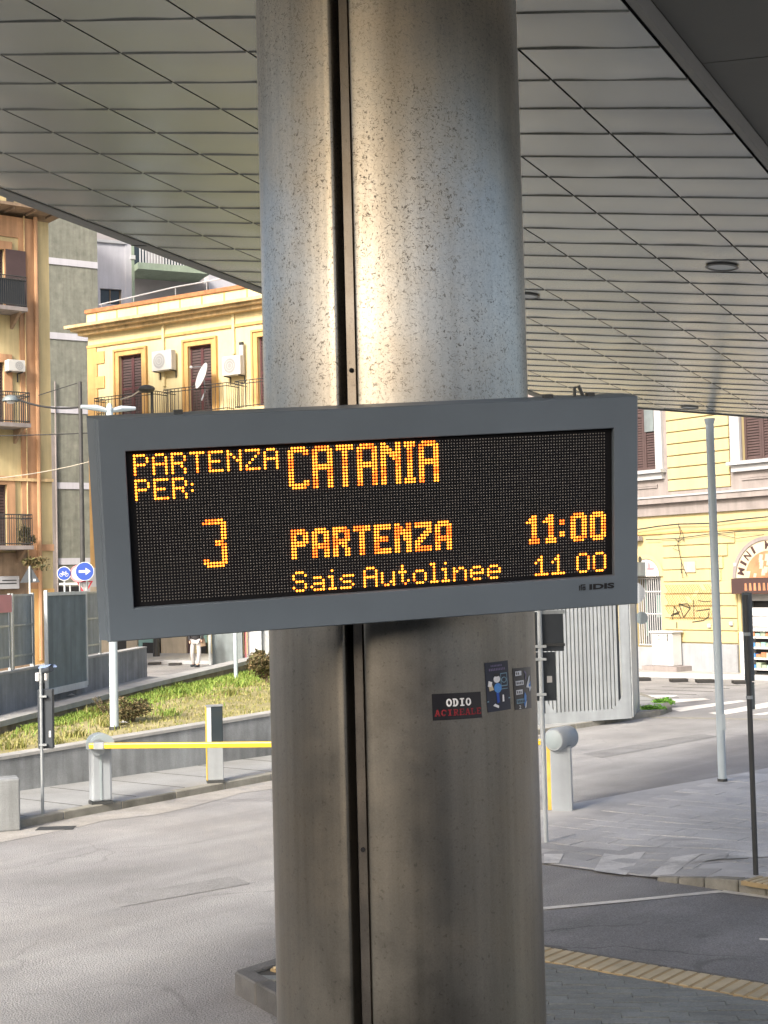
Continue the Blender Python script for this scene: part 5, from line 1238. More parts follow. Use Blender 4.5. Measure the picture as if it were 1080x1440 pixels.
# ground-floor pieces of the palazzo seen under the board
def groundbit(x0,x1,mat,name,d=0.06,ytop=880): 
    a0, _ = A.hit(x0,900); a1, _ = A.hit(x1,900); return A.box(MB(), a0, a1, 0.12, 2.9, 0.0, d).build(name, mat, pal)
groundbit(196,216,M['teal'],'shop_shutter'); groundbit(224,228,M['darkpole'],'downpipe',0.12); groundbit(228.5,264,M['beige'],'wall_pier',0.10); groundbit(265,270,M['shutter'],'door'); groundbit(283,292,M['teal'],'shop_shutter')
groundbit(130,160,M['beige'],'wall_pier',0.08); groundbit(165,178,M['dark'],'doorway',0.02); groundbit(180,195,M['beige'],'wall_pier',0.1)
a0, _ = A.hit(122,800); a1, _ = A.hit(300,800); A.box(MB(), a0-0.03, a0+1.0, 0.12, 3.7, 0.0, 0.07).build('wall_base', M['white'], pal)
for x0, x1 in ((204,228),(280,293)):
    a0, _ = A.hit(x0,900); a1, _ = A.hit(x1,900); A.box(MB(), a0, a1, 0.12, 0.55, 0.06, 0.16).build('shop_step', M['dark'], pal)

# hoarding beyond the low wall
hp0 = gp(294,935,0.0); t = thing('metal_hoarding', 'dark grey-green metal hoarding beyond the low wall, left of the column', 'hoarding', hp0)
hy = hp0.y
for x0, x1, m_, nm in ((293,297.5,'galvlight','post'),(298,339,'screen','sheet_panel'),(343,347,'redfaded','post'),(341,343,'darkpole','post'),(348,366,'galvlight','sheet_panel'),(366.5,430,'galv','sheet_panel')):
    p, q = at(x0,900,hy), at(x1,900,hy-0.6 if nm != 'post' else hy); MB().hexa([(p.x,hy,0),(q.x,hy-0.2,0),(q.x,hy-0.1,0),(p.x,hy+0.1,0),(p.x,hy,2.25),(q.x,hy-0.2,2.25),(q.x,hy-0.1,2.25),(p.x,hy+0.1,2.25)]).build(nm, M[m_], t)

# --- right pale yellow building
B = Plane(1000, 945, 39.82, (0.61,-0.79))
pb_ = thing('corner_building', 'pale yellow rusticated building with grey stone trim and a mini market', 'building', B.px(1000,945,0))
def bw(x0,y0,x1,y1): a0, z1 = B.hit(x0,y0); a1, z0 = B.hit(x1,y1); return (a0,a1,z0,z1)
BS0 = B.hit(640,800)[0]; BS1 = B.hit(1160,800)[0]
gate = bw(893,812,933,925); shop = bw(1041,833,1120,944)
gate = (gate[0],gate[1],0.75,gate[3]+0.02); w1 = bw(880,570,926,660); w2 = bw(1042,570,1094,644.5)
zs = (w1[2]+w2[2])/2; zsh = gate[3]
w1 = (w1[0],w1[1],zs,9.2); w2 = (w2[0],w2[1],zs,9.2); shop = (shop[0],shop[1],0.12,B.hit(1041,834)[1])
arch_c1 = ((gate[0]+gate[1])/2, gate[3]); arch_c2 = (B.hit(1082,811)[0], shop[3]+0.62)
mb = B.wall(MB(), BS0, BS1, 0.12, 12.0, [gate, shop, w1, w2], -0.45, 0.0); mb.build('wall', M['wallright'], pb_)
B.box(MB(), BS0, BS1, 0.0, 12.0, -8, -0.46).build('building_core', M['dark'], pb_)
zl = B.hit(990,703)[1]; zl2 = B.hit(990,722)[1]; zt1 = B.hit(990,697)[1]
# first floor: stone surface around windows and yellow rusticated field of courses
f1_ = bw(938,578,1030,698); f1_ = (f1_[0],f1_[1],zl+0.30,f1_[3])
for a0, a1 in ((BS0,w1[0]),(w1[1],f1_[0]-0.01),(f1_[1]+0.01,w2[0]),(w2[1],BS1)):
    B.box(MB(), a0, a1, zl+0.02, 9.6, 0.0, 0.05).build('stone_field', M['stone'], pb_)
for w in (w1, w2): B.box(MB(), w[0], w[1], zl+0.02, w[2], 0.0, 0.05).build('stone_field', M['stone'], pb_)
B.box(MB(), f1_[0]-0.01, f1_[1]+0.01, zl+0.02, f1_[2], 0.0, 0.05).build('stone_field', M['stone'], pb_)
z = f1_[2]; crs = (B.hit(990,588)[1]-B.hit(990,605)[1])*1.0
while z < 9.4:
    B.box(MB(), f1_[0]+0.01, f1_[1]-0.01, z+0.014, z+crs-0.014, 0.0, 0.085).build('rusticated_course', M['wallright'], pb_, bevel=0.014); z += crs
for w in (w1, w2):
    mb = MB(); B.box(mb, w[0]-0.32, w[0]-0.001, zs-0.0, 9.6, 0.051, 0.13); B.box(mb, w[1]+0.001, w[1]+0.26, zs-0.0, 9.6, 0.051, 0.13); mb.build('window_surround', M['stonelight'], pb_)
    mb = MB(); B.box(mb, w[0]-0.35, w[1]+0.34, zs-0.10, zs-0.002, 0.051, 0.30); B.box(mb, w[0]-0.28, w[1]+0.27, zs-0.28, zs-0.102, 0.051, 0.18); mb.build('window_sill', M['stonelight'], pb_)
    a0, a1 = w[0]-0.0, w[1]+0.0; z0, z1_ = zl+0.45, zs-0.42
    mb = MB(); B.box(mb, a0, a1, z0, z0+0.06, 0.051, 0.09); B.box(mb, a0, a1, z1_-0.06, z1_, 0.051, 0.09); B.box(mb, a0, a0+0.06, z0+0.06, z1_-0.06, 0.051, 0.09); B.box(mb, a1-0.06, a1, z0+0.06, z1_-0.06, 0.051, 0.09); mb.build('apron_panel', M['stone'], pb_)
    louvre_door(B, pb_, w[0], w[1], w[2], w[3], M['shutter'], M['shutter'], 44)
B.box(MB(), w1[1]-0.55, w1[1]-0.2, zs+1.15, zs+2.3, -0.13, -0.07).build('open_flap', M['screen'], pb_)
# cornice band
mb = MB(); B.box(mb, BS0, BS1, zl-0.02, zl+0.14, 0.052, 0.26); B.box(mb, BS0, BS1, zl2+0.02, zl-0.022, 0.0, 0.10); mb.build('stone_band', M['stone'], pb_)
B.box(MB(), BS0, BS1, zl+0.141, zl+0.19, 0.052, 0.30).build('band_drip', M['stonelight'], pb_)
# ground floor: yellow courses with v joints, separate between openings
zg = B.hit(990,905)[1]; c0z = zl2-0.55
A_out = [(BS0, gate[0]-0.16), (gate[1]+0.13, shop[0]-0.10), (shop[1]+0.1, BS1)]
cz = zg+0.02; gh = (c0z-zg)/9.0
for i in range(9):
    for a0, a1 in A_out:
        x0_, x1_ = a0, a1
        z0, z1_ = cz+i*gh, cz+(i+1)*gh
        if z1_ > zsh:      # arch zone: pull back from the round arches
            for (ac, az, rr_) in ((arch_c1[0], arch_c1[1], (gate[1]-gate[0])/2+0.16), (arch_c2[0], shop[3]+0.30, 1.62)):
                dz = max(0, (z0+z1_)/2-az)
                if dz < rr_:
                    hw = math.sqrt(rr_*rr_-dz*dz)
                    if a1 <= ac: x1_ = min(x1_ if a1 > ac-rr_-3 else x1_, max(ac-hw, a1)) if True else x1_
                    if x0_ < ac-hw < x1_: x1_ = ac-hw
        B.box(MB(), x0_, x1_, z0+0.012, z1_-0.012, 0.0, 0.055).build('rusticated_course', M['wallright'], pb_, bevel=0.012)
B.box(MB(), BS0, BS1, c0z+0.04, c0z+0.10, 0.0, 0.06).build('string_course', M['trimochre'], pb_)
B.box(MB(), gate[1]+0.15, shop[0]-0.10, 0.12, zg, 0.0, 0.09).build('plinth', M['plinth'], pb_)
B.box(MB(), BS0, gate[0]-0.2, 0.12, zg, 0.0, 0.09).build('plinth', M['plinth'], pb_)
B.box(MB(), gate[0], gate[1], 0.12, 0.75, 0.0, 0.07).build('gate_threshold', M['plinth'], pb_)
# gate with arch
gt = B.box(MB(), gate[0], gate[1], gate[2], gate[3], -0.40, -0.36).build('gate', M['glass'], pb_)
mb = MB(); ngb = 11
for i in range(ngb+1): 
    a = gate[0]+0.03+(gate[1]-gate[0]-0.06)*i/ngb; mb.tube([B.pt(a,gate[2]+0.05,-0.1), B.pt(a,gate[3],-0.1)], 0.017, 5)
for z in (gate[2]+0.05, gate[2]+0.95, gate[2]+1.6, gate[3]-0.05): mb.tube([B.pt(gate[0],z,-0.1), B.pt(gate[1],z,-0.1)], 0.028, 5)
mb.build('gate_bars', M['stonelight'], gt, kind='stuff', fix=False)
mb = MB()
for i in range(4): B.box(mb, gate[0]+0.1+i*0.38, gate[0]+0.13+i*0.38, gate[2]+0.3, gate[3]-0.1, -0.35, -0.33)
B.box(mb, gate[0]+0.5, gate[0]+0.95, gate[2]+0.85, gate[2]+1.5, -0.35, -0.34); mb.build('gate_glazing_bar', M['teal'], gt, fix=False)
ar = (gate[1]-gate[0])/2
def halfdisc(c, r, d, k=18): return [B.pt(c[0]+r*math.cos(math.pi*i/k), c[1]+r*math.sin(math.pi*i/k), d) for i in range(k+1)]
tymp = MB().poly(halfdisc(arch_c1, ar, 0.06)).build('tympanum', M['white'], pb_)
mb = MB(); HD0, HD1 = halfdisc(arch_c1, ar+0.02, 0.061), halfdisc(arch_c1, ar+0.15, 0.061)
for i in range(18): mb.quad(HD0[i], HD0[i+1], HD1[i+1], HD1[i])
mb.build('arch_trim', M['wallright'], pb_, fix=False)
mb = MB(); el = lambda cx, cz, rx, rz: mb.poly([B.pt(arch_c1[0]+cx+rx*math.cos(2*math.pi*i/12), arch_c1[1]+cz+rz*math.sin(2*math.pi*i/12), 0.066) for i in range(12)])
el(-0.22,0.50,0.07,0.10); el(-0.30,0.36,0.05,0.07); mb.build('print_mark', M['graffiti'], tymp, fix=False)
mb = MB(); el(0.18,0.22,0.16,0.04); el(0.12,0.32,0.04,0.10); mb.build('print_mark', M['redfaded'], tymp, fix=False)
B.box(MB(), gate[0]-0.3, arch_c1[0]-0.02, gate[3]+0.02, gate[3]+0.42, 0.062, 0.5).build('shop_box', M['screen'], pb_)
B.box(MB(), arch_c1[0]-0.7, arch_c1[0]-0.1, zsh+1.05, c0z+0.0, 0.056, 0.22).build('keystone', M['stone'], pb_)
# mini market
sho = B.box(MB(), shop[0], shop[1], shop[2], shop[3], -0.44, -0.42).build('shop_interior', M['dark'], pb_)
ac2 = B.hit(1084,812); rA = ac2[0]-B.hit(1037,812)[0]; c2 = (ac2[0], ac2[1])
def arc(r, d, k=28): return [B.pt(c2[0]+r*math.cos(math.pi*i/k), c2[1]+r*0.93*math.sin(math.pi*i/k), d) for i in range(k+1)]
mb = MB(); mb.poly(arc(rA*0.70,0.075)); lun = mb.build('lunette_picture', M['awningorange'], pb_)
mb = MB(); a_, b_ = arc(rA*0.70,0.075), arc(rA*0.98,0.075)
for i in range(28): mb.quad(a_[i],a_[i+1],b_[i+1],b_[i])
mb.build('lunette_band', M['beige'], pb_, fix=False)
mb = MB(); a_, b_ = arc(rA*0.98,0.11), arc(rA*1.08,0.11)
for i in range(28): mb.quad(a_[i],a_[i+1],b_[i+1],b_[i])
for i in range(28): mb.quad(a_[i]-B.n*0.1,a_[i+1]-B.n*0.1,a_[i+1],a_[i])
mb.build('lunette_trim', M['stone'], pb_, fix=False)
mb = MB(); txt = 'MINI MARKET'
for i, ch in enumerate(txt):
    if ch == ' ': continue
    an = math.radians(168 - i*15.6); rr_ = rA*0.74; cx, cz = c2[0]+rr_*math.cos(an), c2[1]+rr_*0.93*math.sin(an); ta_ = an-math.pi/2; w = 0.17*rA if ch != 'I' else 0.07*rA; h = 0.20*rA
    put_text(mb, ch, lambda x, y: B.pt(cx+((x-0.5)*w)*math.cos(ta_)-y*h*math.sin(ta_), cz+((x-0.5)*w)*math.sin(ta_)+y*h*math.cos(ta_), 0.082), offset=0.03)
mb.build('shop_lettering', M['awning'], pb_, fix=False)
rg = random.Random(11); mb = MB()
for i in range(26):
    an = rg.uniform(0.1, 3.04); rr_ = rA*0.66*rg.random()**0.5; w = rg.uniform(0.05,0.14); x, z = c2[0]+rr_*math.cos(an), c2[1]+rr_*0.93*math.sin(an)
    mb.quad(B.pt(x-w,max(z-w,c2[1]),0.079+i*0.0002), B.pt(x+w*0.6,max(z-w,c2[1]),0.079+i*0.0002), B.pt(x+w,z+w*0.8,0.079+i*0.0002), B.pt(x-w*0.5,z+w,0.079+i*0.0002))
mb.build('picture_shape', M['beige'], pb_, kind='stuff', fix=False)
B.box(MB(), shop[0]-0.04, shop[1], c2[1]-0.42, c2[1]-0.01, 0.07, 0.32).build('awning_board', M['awning'], pb_)
B.box(MB(), shop[0]-0.04, shop[1], shop[3]-0.02, c2[1]-0.422, 0.07, 0.30).build('awning_valance', M['awningorange'], pb_)
mb = MB(); [mb.quad(B.pt(a,z,d_),B.pt(a+.09,z,d_),B.pt(a+.07,z+h,d_),B.pt(a+.01,z+h,d_)) for (z,h,d_,n_) in ((c2[1]-0.34,0.2,0.322,12),) for i in range(n_) for a in (shop[0]+0.4+i*0.15,)]; mb.build('shop_lettering', M['awningorange'], pb_, kind='stuff', fix=False)
mb = MB(); [mb.quad(B.pt(a,shop[3]+.08,.302),B.pt(a+.07,shop[3]+.08,.302),B.pt(a+.06,shop[3]+.22,.302),B.pt(a+.01,shop[3]+.22,.302)) for a in [shop[0]+0.5+i*0.12 for i in range(14)]]; mb.build('shop_lettering', M['awning'], pb_, kind='stuff', fix=False)
B.box(MB(), shop[0]+0.12, shop[1], shop[3]-0.22, shop[3]-0.03, -0.35, -0.2).build('door_frame', M['stonelight'], pb_)
B.box(MB(), shop[0]+0.0, shop[0]+0.12, shop[2], shop[3]-0.2, -0.40, -0.1).build('door_frame', M['screen'], pb_)
# graffiti lattice
la, lz = B.hit(936,824), B.hit(1001,872); mb = MB(); nl = 13
x0_, x1_, z1_, z0_ = gate[1]+0.2, B.hit(1002,840)[0], B.hit(965,822)[1], B.hit(965,872)[1]; st = (x1_-x0_)/nl
for i in range(nl):
    for j in range(6):
        zz0, zz1 = z0_+(z1_-z0_)*j/6, z0_+(z1_-z0_)*(j+1)/6; xa = x0_+st*i
        sgn = 1 if (j) % 2 == 0 else 0
        p, q = (xa+st*(1-sgn), zz0), (xa+st*sgn, zz1)
        if (i*7+j*3) % 17 != 0: 
            mb.quad(B.pt(p[0]-0.012,p[1],0.058), B.pt(p[0]+0.014,p[1],0.058), B.pt(q[0]+0.014,q[1],0.058), B.pt(q[0]-0.012,q[1],0.058))
            xs2 = xa+st*0.5; 
            if i % 1 == 0: mb.quad(B.pt(p[0]-0.012+st*0.5,p[1],0.0585), B.pt(p[0]+0.008+st*0.5,p[1],0.0585), B.pt(q[0]+0.008+st*0.5,q[1],0.0585), B.pt(q[0]-0.012+st*0.5,q[1],0.0585))
mb.build('lattice_graffiti', M['lattice'], pb_, fix=False)
mb = MB()
def stroke(pts, w=0.035):
    P = [B.hit(x, y) for x, y in pts]
    for p, q in zip(P[:-1], P[1:]):
        e = V((q[0]-p[0], q[1]-p[1])); e.normalize(); nx, nz = -e.y*w/2, e.x*w/2
        mb.quad(B.pt(p[0]-nx,p[1]-nz,0.0595), B.pt(q[0]-nx,q[1]-nz,0.0595), B.pt(q[0]+nx,q[1]+nz,0.0595), B.pt(p[0]+nx,p[1]+nz,0.0595))
z2p = lambda x, y: (880+x/5.4, 760+y/5.4)
stroke([z2p(365,600),z2p(380,500),z2p(430,590)]); stroke([z2p(352,572),z2p(420,540)],0.05); stroke([z2p(375,560),z2p(415,555)],0.05)
stroke([z2p(415,480),z2p(500,515),z2p(450,585),z2p(415,485),z2p(480,480),z2p(502,515)]); stroke([z2p(525,450),z2p(530,600)],0.03)
stroke([z2p(545,535),z2p(620,525),z2p(650,520)]); stroke([z2p(515,620),z2p(600,608),z2p(640,580),z2p(642,540)]); stroke([z2p(560,455),z2p(610,465),z2p(655,460)],0.025); stroke([z2p(570,575),z2p(572,585)],0.05); stroke([z2p(398,620),z2p(398,668)],0.04)
mb.build('graffiti_tag', M['graffiti'], pb_, fix=False)
# cables on the facade
def fcable(pts, r, mat='cable', off=0.12):
    return MB().tube([B.px(x, y, off) for x, y in pts], r, 4).build('wall_cable', M[mat], pb_)
fcable([(897,745),(930,740),(958,737),(1000,736),(1040,731),(1090,726)],0.018); fcable([(912,759),(958,757),(1000,751),(1050,747),(1090,746)],0.012); fcable([(958,738),(961,750),(957,765),(962,790),(962,806)],0.010)
fcable([(958,738),(964,750),(966,762)],0.008); fcable([(962,790),(966,800),(970,810),(964,813),(962,800)],0.009); fcable([(953,757),(958,762),(964,757)],0.010); fcable([(955,766),(950,771),(960,775)],0.008); fcable([(1010,750),(1040,757),(1078,752)],0.008)
B.box(MB(), *(lambda q: (q[0],q[0]+0.4,q[1]-0.3,q[1]))(B.hit(965,790)), 0.056, 0.10).build('junction_box', M['beige'], pb_)
for x, y in ((1037,794),(1000,880),(1031,877)):
    q = B.hit(x,y); B.box(MB(), q[0]-0.06,q[0]+0.06,q[1]-0.06,q[1]+0.06,0.056,0.12).build('wall_fitting', M['stonelight'], pb_, bevel=0.02)
# utility cabinet
q0 = B.hit(930,885); q1 = B.hit(960,943)
t = thing('utility_cabinet', 'white scribbled utility cabinet on the far pavement beside the barred gate', 'cabinet', B.pt(q0[0],0.12,0.2))
B.box(MB(), q0[0]+0.1, q1[0]+0.12, 0.26, q0[1]-0.08, 0.14, 0.55).build('body', M['white'], t, bevel=0.02)
B.box(MB(), q0[0]+0.05, q1[0]+0.17, q0[1]-0.08, q0[1]-0.02, 0.10, 0.60).build('lid', M['white'], t, bevel=0.02)
B.box(MB(), q0[0]-0.12, q1[0]+0.42, 0.12, 0.258, 0.1, 0.75).build('base_slab', M['stone'], t)
mb = MB(); zz = 1.05
for a, w, h in ((0.28,0.12,0.14),(0.45,0.10,0.16),(0.60,0.10,0.15)):
    for i in range(6): 
        an = i*1.0; an2 = an+1.0; cx = q0[0]+0.1+a; seg = lambda u: B.pt(cx+w/2*math.cos(u), zz+h/2*math.sin(u), 0.5525); mb.quad(seg(an), seg(an2), seg(an2)+V((0,0,0.02)), seg(an)+V((0,0,0.02)))
B.box(mb, q1[0]-0.06, q1[0]-0.03, zz-0.1, zz+0.12, 0.551, 0.554); mb.build('scribble', M['graffiti'], t, fix=False)
# shelves outside the market
q0 = B.hit(1063,854); q1 = B.hit(1120,943)
t = thing('display_rack', 'white shelf rack with colourful goods at the market door', 'rack', B.pt(q0[0],0.12,0.3))
mb = MB(); B.box(mb, q0[0], q0[0]+0.07, 0.12, q0[1], 0.15, 0.2); B.box(mb, q0[0], q1[0], q0[1]-0.62, q0[1], 0.15, 0.5)
B.box(mb, q1[0]-0.05, q1[0], 0.12, q0[1], 0.15, 0.2); mb.build('frame', M['white'], t)
for i in range(6):
    z = 0.25+i*0.28; sh_ = B.box(MB(), q0[0]+0.07, q1[0]-0.05, z, z+0.05, 0.15, 0.5).build('shelf', M['white'], t)
    for j in range(7): B.box(MB(), q0[0]+0.1+j*0.17, q0[0]+0.25+j*0.17, z+0.05, z+0.05+random.uniform(0.08,0.16), 0.2, 0.42).build('goods', M[random.choice(['red','teal','beige','stickblue','awningorange','green'])], sh_)
q0 = B.hit(1058,905); t_ = B.box(MB(), q0[0]-0.1, q0[0]+0.25, 0.12, 1.25, 0.35, 0.40).build('poster_stand', M['stickwhite']); c = B.pt(q0[0],0.12,0.37); single(t_, c); tag(t_, 'pale poster stand with dark scribbles left of the white rack', 'stand')

# --- orange apartment block, far left
O = Plane(70, 500, 48.0, (0.777,0.63))
oe = O.hit(70.5,500)[0]; o0_ = O.hit(-90,500)[0]; ztO = O.hit(40,309)[1]
ob = thing('orange_apartment_block', 'weathered orange and cream apartment block with balconies at the far left', 'building', O.pt(oe,0))
def ow(x0,y0,x1,y1): a0, z1 = O.hit(x0,y0); a1, z0 = O.hit(x1,y1); return (a0,a1,z0,z1)
D1 = ow(-18,348,6,437); D2 = ow(-18,508,6,598); D3 = ow(-18,681,10,768)
mb = O.wall(MB(), o0_, oe, 0.0, ztO, [D1,D2,D3], -0.4, 0.0); mb.build('wall', M['cream'], ob)
O.box(MB(), o0_, oe, 0.0, ztO-0.1, -9, -0.41).build('building_core', M['cream'], ob)
# roof eave
zE = O.hit(70,306)[1]
mb = MB(); O.box(mb, o0_, oe+0.35, zE, zE+0.10, -9, 0.8); mb.build('eave', M['brownwall'], ob)
for i in range(14): 
    a = oe-0.1-i*0.75; O.box(MB(), a, a+0.08, zE-0.07, zE-0.002, 0.0, 0.7).build('eave_bracket', M['brownwall'], ob)
xs3 = [O.hit(x,450)[0] for x in (27,34,46,50.5)]
O.box(MB(), xs3[0], xs3[3], 0.5, zE-0.17, 0.0, 0.05).build('orange_strip', M['orange'], ob)
O.box(MB(), o0_, xs3[0]-0.002, O.hit(10,333)[1], zE-0.17, 0.0, 0.045).build('orange_frieze', M['orange'], ob)
MB().tube([O.pt(xs3[2]+0.08,0.5,0.14), O.pt(xs3[2]+0.08,zE-0.1,0.14)], 0.07, 8).build('downpipe', M['orange'], ob, smooth=True)
MB().tube([O.pt(xs3[1],0.5,0.08), O.pt(xs3[1],zE-0.1,0.08)], 0.025, 6).build('downpipe', M['cornice'], ob, smooth=True)
for y in (675,): 
    z = O.hit(40,y)[1]; O.box(MB(), o0_, oe, z-0.05, z+0.05, 0.05, 0.12).build('string_course', M['cornice'], ob)
z = O.hit(40,775)[1]; O.box(MB(), xs3[2], oe, z, z+0.22, 0.05, 0.10).build('string_course', M['orange'], ob); O.box(MB(), o0_, xs3[1], 0.0, z-0.05, 0.0, 0.06).build('base_wall', M['brownwall'], ob); O.box(MB(), xs3[1]+0.02, oe, 0.0, O.hit(60,828)[1], 0.0, 0.07).build('base_wall', M['trimochre'], ob)
for w in (D1, D2, D3):
    mb = MB(); O.outline(mb, w[0], w[1], w[2], w[3], 0.28, 0.0, 0.07); mb.build('door_surround', M['orange'], ob)
    louvre_door(O, ob, w[0], w[1], w[2], w[3], M['shutter'], M['shutter'], 20)
q = ow(1,352,21,408); 
for w in (D1,):      # open shutter leaf folded on the wall
    O.box(MB(), w[1]+0.02, w[1]+0.72, w[2], w[3], 0.1, 0.15).build('shutter_leaf', M['shutter'], ob)
for (w, x1, mat_) in ((D1,38,'boxdark'),(D2,40.5,None),(D3,42,None)):
    a1 = O.hit(x1, 420, 0.9)[0]; z0 = w[2]; O.box(MB(), w[0]-0.8, a1, z0-0.14, z0-0.01, 0.0, 0.95).build('balcony_slab', M['stone'], ob)
    railing(O, ob, w[0]-0.78, a1-0.03, z0, z0+1.0, 0.92, 24)
    if mat_: O.box(MB(), w[0]-0.75, a1-0.06, z0+0.05, z0+0.9, 0.86, 0.88).build('balcony_screen', M['boxdark'], ob); O.box(MB(), a1-0.065, a1-0.055, z0+0.05, z0+0.9, 0.1, 0.86).build('balcony_screen', M['boxdark'], ob)
    for a in (a1-0.2, a1-1.1):
        mb = MB(); mb.poly([O.pt(a,z0-0.14,0), O.pt(a,z0-0.6,0), O.pt(a,z0-0.14,0.7)]); mb.poly([O.pt(a+0.1,z0-0.14,0), O.pt(a+0.1,z0-0.6,0), O.pt(a+0.1,z0-0.14,0.7)]); mb.quad(O.pt(a,z0-0.6,0),O.pt(a+0.1,z0-0.6,0),O.pt(a+0.1,z0-0.14,0.7),O.pt(a,z0-0.14,0.7)); mb.build('balcony_bracket', M['brownwall'], ob)
ac_unit(O, 11.5,505,36,523, 'white air conditioner on the orange building, under the cream wall', 'air conditioners on the orange block', 0.64)
# plants on the lower balcony
c = O.px(27,750,0.6); c.z = D3[2]; bush('potted_plant', 'dark leafy potted plant on the lowest balcony of the orange block', c, 0.35,0.3,0.35, 700, M['drybush'], 21, 0.05)
c = O.px(30,790,0.9); c.z = D3[2]-0.85; bush('hanging_plant', 'trailing green plant hanging below the lowest balcony of the orange block', c, 0.5,0.2,0.25, 500, M['drybush'], 22, 0.05)
q = ow(-20,811,22,828); t = thing('shop_sign', 'pale shop sign box at the foot of the orange building', 'sign', O.pt(q[1],q[2],0.1))
O.box(MB(), q[0], q[1], q[2], q[3], 0.08, 0.3).build('panel', M['stonelight'], t, bevel=0.01)
mb = MB(); 
for k_, (w, z) in enumerate(((0.5,0.62),(0.7,0.38))): O.box(mb, q[1]-0.1-w, q[1]-0.1, q[2]+(q[3]-q[2])*z, q[2]+(q[3]-q[2])*z+0.04, 0.301, 0.303)
mb.build('lettering', M['darkpole'], t, fix=False)
# pale penthouse above the eave
q = O.hit(18,300); q2 = O.hit(68,300); t = thing('penthouse', 'pale yellow rooftop storey with a small railing above the orange block', 'building', O.pt(q[0],zE+0.16,-1.5))
O.box(MB(), O.hit(20,290)[0], q2[0]+0.6, zE+0.16, zE+1.5, -6, -1.5).build('wall', M['cream'], t); O.box(MB(), o0_, O.hit(19,290)[0], zE+0.16, zE+1.1, -6, -2.0).build('roof_shed', M['galvlight'], t)
railing(O, t, o0_+3, O.hit(20,290)[0], zE+0.17, zE+0.9, -0.6, 18)

# --- grey-green block with white bands
G = Plane(105, 470, 70.0, (0.84,0.54))
g0_, g1_ = G.hit(64,470)[0], G.hit(138.5,470)[0]
gb_ = thing('grey_block', 'grey-green rendered block with white floor bands between the orange and yellow buildings', 'building', G.pt(g1_,0))
G.box(MB(), g0_, g1_, 0, 27, -10, 0).build('wall', M['greyblock'], gb_)
for y in (370,474,577,683,789):
    z = G.hit(105,y)[1]; G.box(MB(), g0_, g1_+0.003, z-0.17, z+0.15, 0.0, 0.045).build('floor_band', M['lilac'], gb_)
a = G.hit(78,700)[0]; G.box(MB(), g0_, a, 0.0, G.hit(80,610)[1], 0.0, 0.07).build('corner_strip', M['stone'], gb_)
G.box(MB(), G.hit(78,820)[0], g1_, 0.0, 2.95, 0.0, 0.05).build('dark_base', M['dark'], gb_)
MB().tube([G.pt(a+0.02,0,0.1), G.pt(a+0.02,13,0.1)], 0.04, 6).build('downpipe', M['stone'], gb_)
# --- lilac block with green balcony
Lp = Plane(158, 380, 84.0, (0.90,0.436))
l0, l1 = Lp.hit(134,380)[0], Lp.hit(176,380)[0]; l2 = Lp.hit(188.5,380)[0]; l3 = Lp.hit(400,380)[0]
lb = thing('lilac_block', 'pale lilac modern block with a green pillar and balcony behind the palazzo roof', 'building', Lp.pt(l0,0))
wd = (Lp.hit(141,404)[0], Lp.hit(171,404)[0], Lp.hit(155,428)[1], Lp.hit(155,406)[1])
Lp.wall(MB(), l0, l1, 0, Lp.hit(155,341)[1], [wd], -0.4, 0).build('wall', M['lilac'], lb)
Lp.box(MB(), wd[0], wd[1], wd[2], wd[3], -0.4, -0.3).build('window', M['glass'], lb); 
mb = MB(); wm = (wd[0]+wd[1])/2
for a in (wd[0], wm-0.03, wd[1]-0.07): Lp.box(mb, a, a+0.07, wd[2], wd[3], -0.3, -0.24)
mb.build('window_frame', M['brownwall'], lb)
Lp.box(MB(), l0, l1+0.05, Lp.hit(155,342)[1], Lp.hit(155,338)[1], -0.4, 0.12).build('roof_edge', M['stonelight'], lb)
Lp.box(MB(), l0, l1, Lp.hit(155,338)[1], 31, -6, -1.2).build('upper_storey', M['greyshade'], lb)
Lp.box(MB(), l1+0.0, l1+0.38, 0, 30, -0.3, 0.05).build('white_pillar', M['lilac'], lb)
Lp.box(MB(), l1+0.382, l2, 0, 30, -0.3, 0.10).build('green_pillar', M['green'], lb)
z = Lp.hit(182,362)[1]; Lp.box(MB(), l1+0.3, l2+0.05, z-0.12, z+0.12, -0.2, 0.16).build('pillar_collar', M['white'], lb)
Lp.box(MB(), l2, l3, 0, 30, -6, -1.8).build('recess_wall', M['greyshade'], lb)
Lp.box(MB(), l0, l3, 0, 29.9, -9, -6.01).build('building_core', M['greyshade'], lb)
zB0, zB1 = Lp.hit(240,386)[1], Lp.hit(240,377)[1]; a1 = Lp.hit(289,380)[0]
Lp.box(MB(), l2, a1, zB0, zB1, -1.8, 0.9).build('balcony_slab', M['green'], lb)
mb = MB(); k_ = 24
for i in range(k_+1):
    a = l2+0.1+(a1-l2-0.2)*i/k_
    Lp.box(mb, a, a+0.08, zB1, zB1+1.15, 0.82, 0.86)
Lp.box(mb, l2, a1, zB1+1.0, zB1+1.06, 0.8, 0.88); mb.build('balcony_railing', M['white'], lb)
mb = MB(); Lp.box(mb, l2+0.3, l2+1.3, zB1, zB1+1.9, -1.8, -1.75); Lp.box(mb, l2+2.4, l2+4.2, zB1, zB1+1.9, -1.8, -1.75); Lp.box(mb, l2+2.2, l2+4.4, zB0-3.2, zB0-1.55, -1.8, -1.75); mb.build('window', M['glass'], lb)
Lp.box(MB(), Lp.hit(300,380)[0], l3, 0, zB1+0.6, -1.8, -0.9).build('side_wall', M['lilac'], lb)

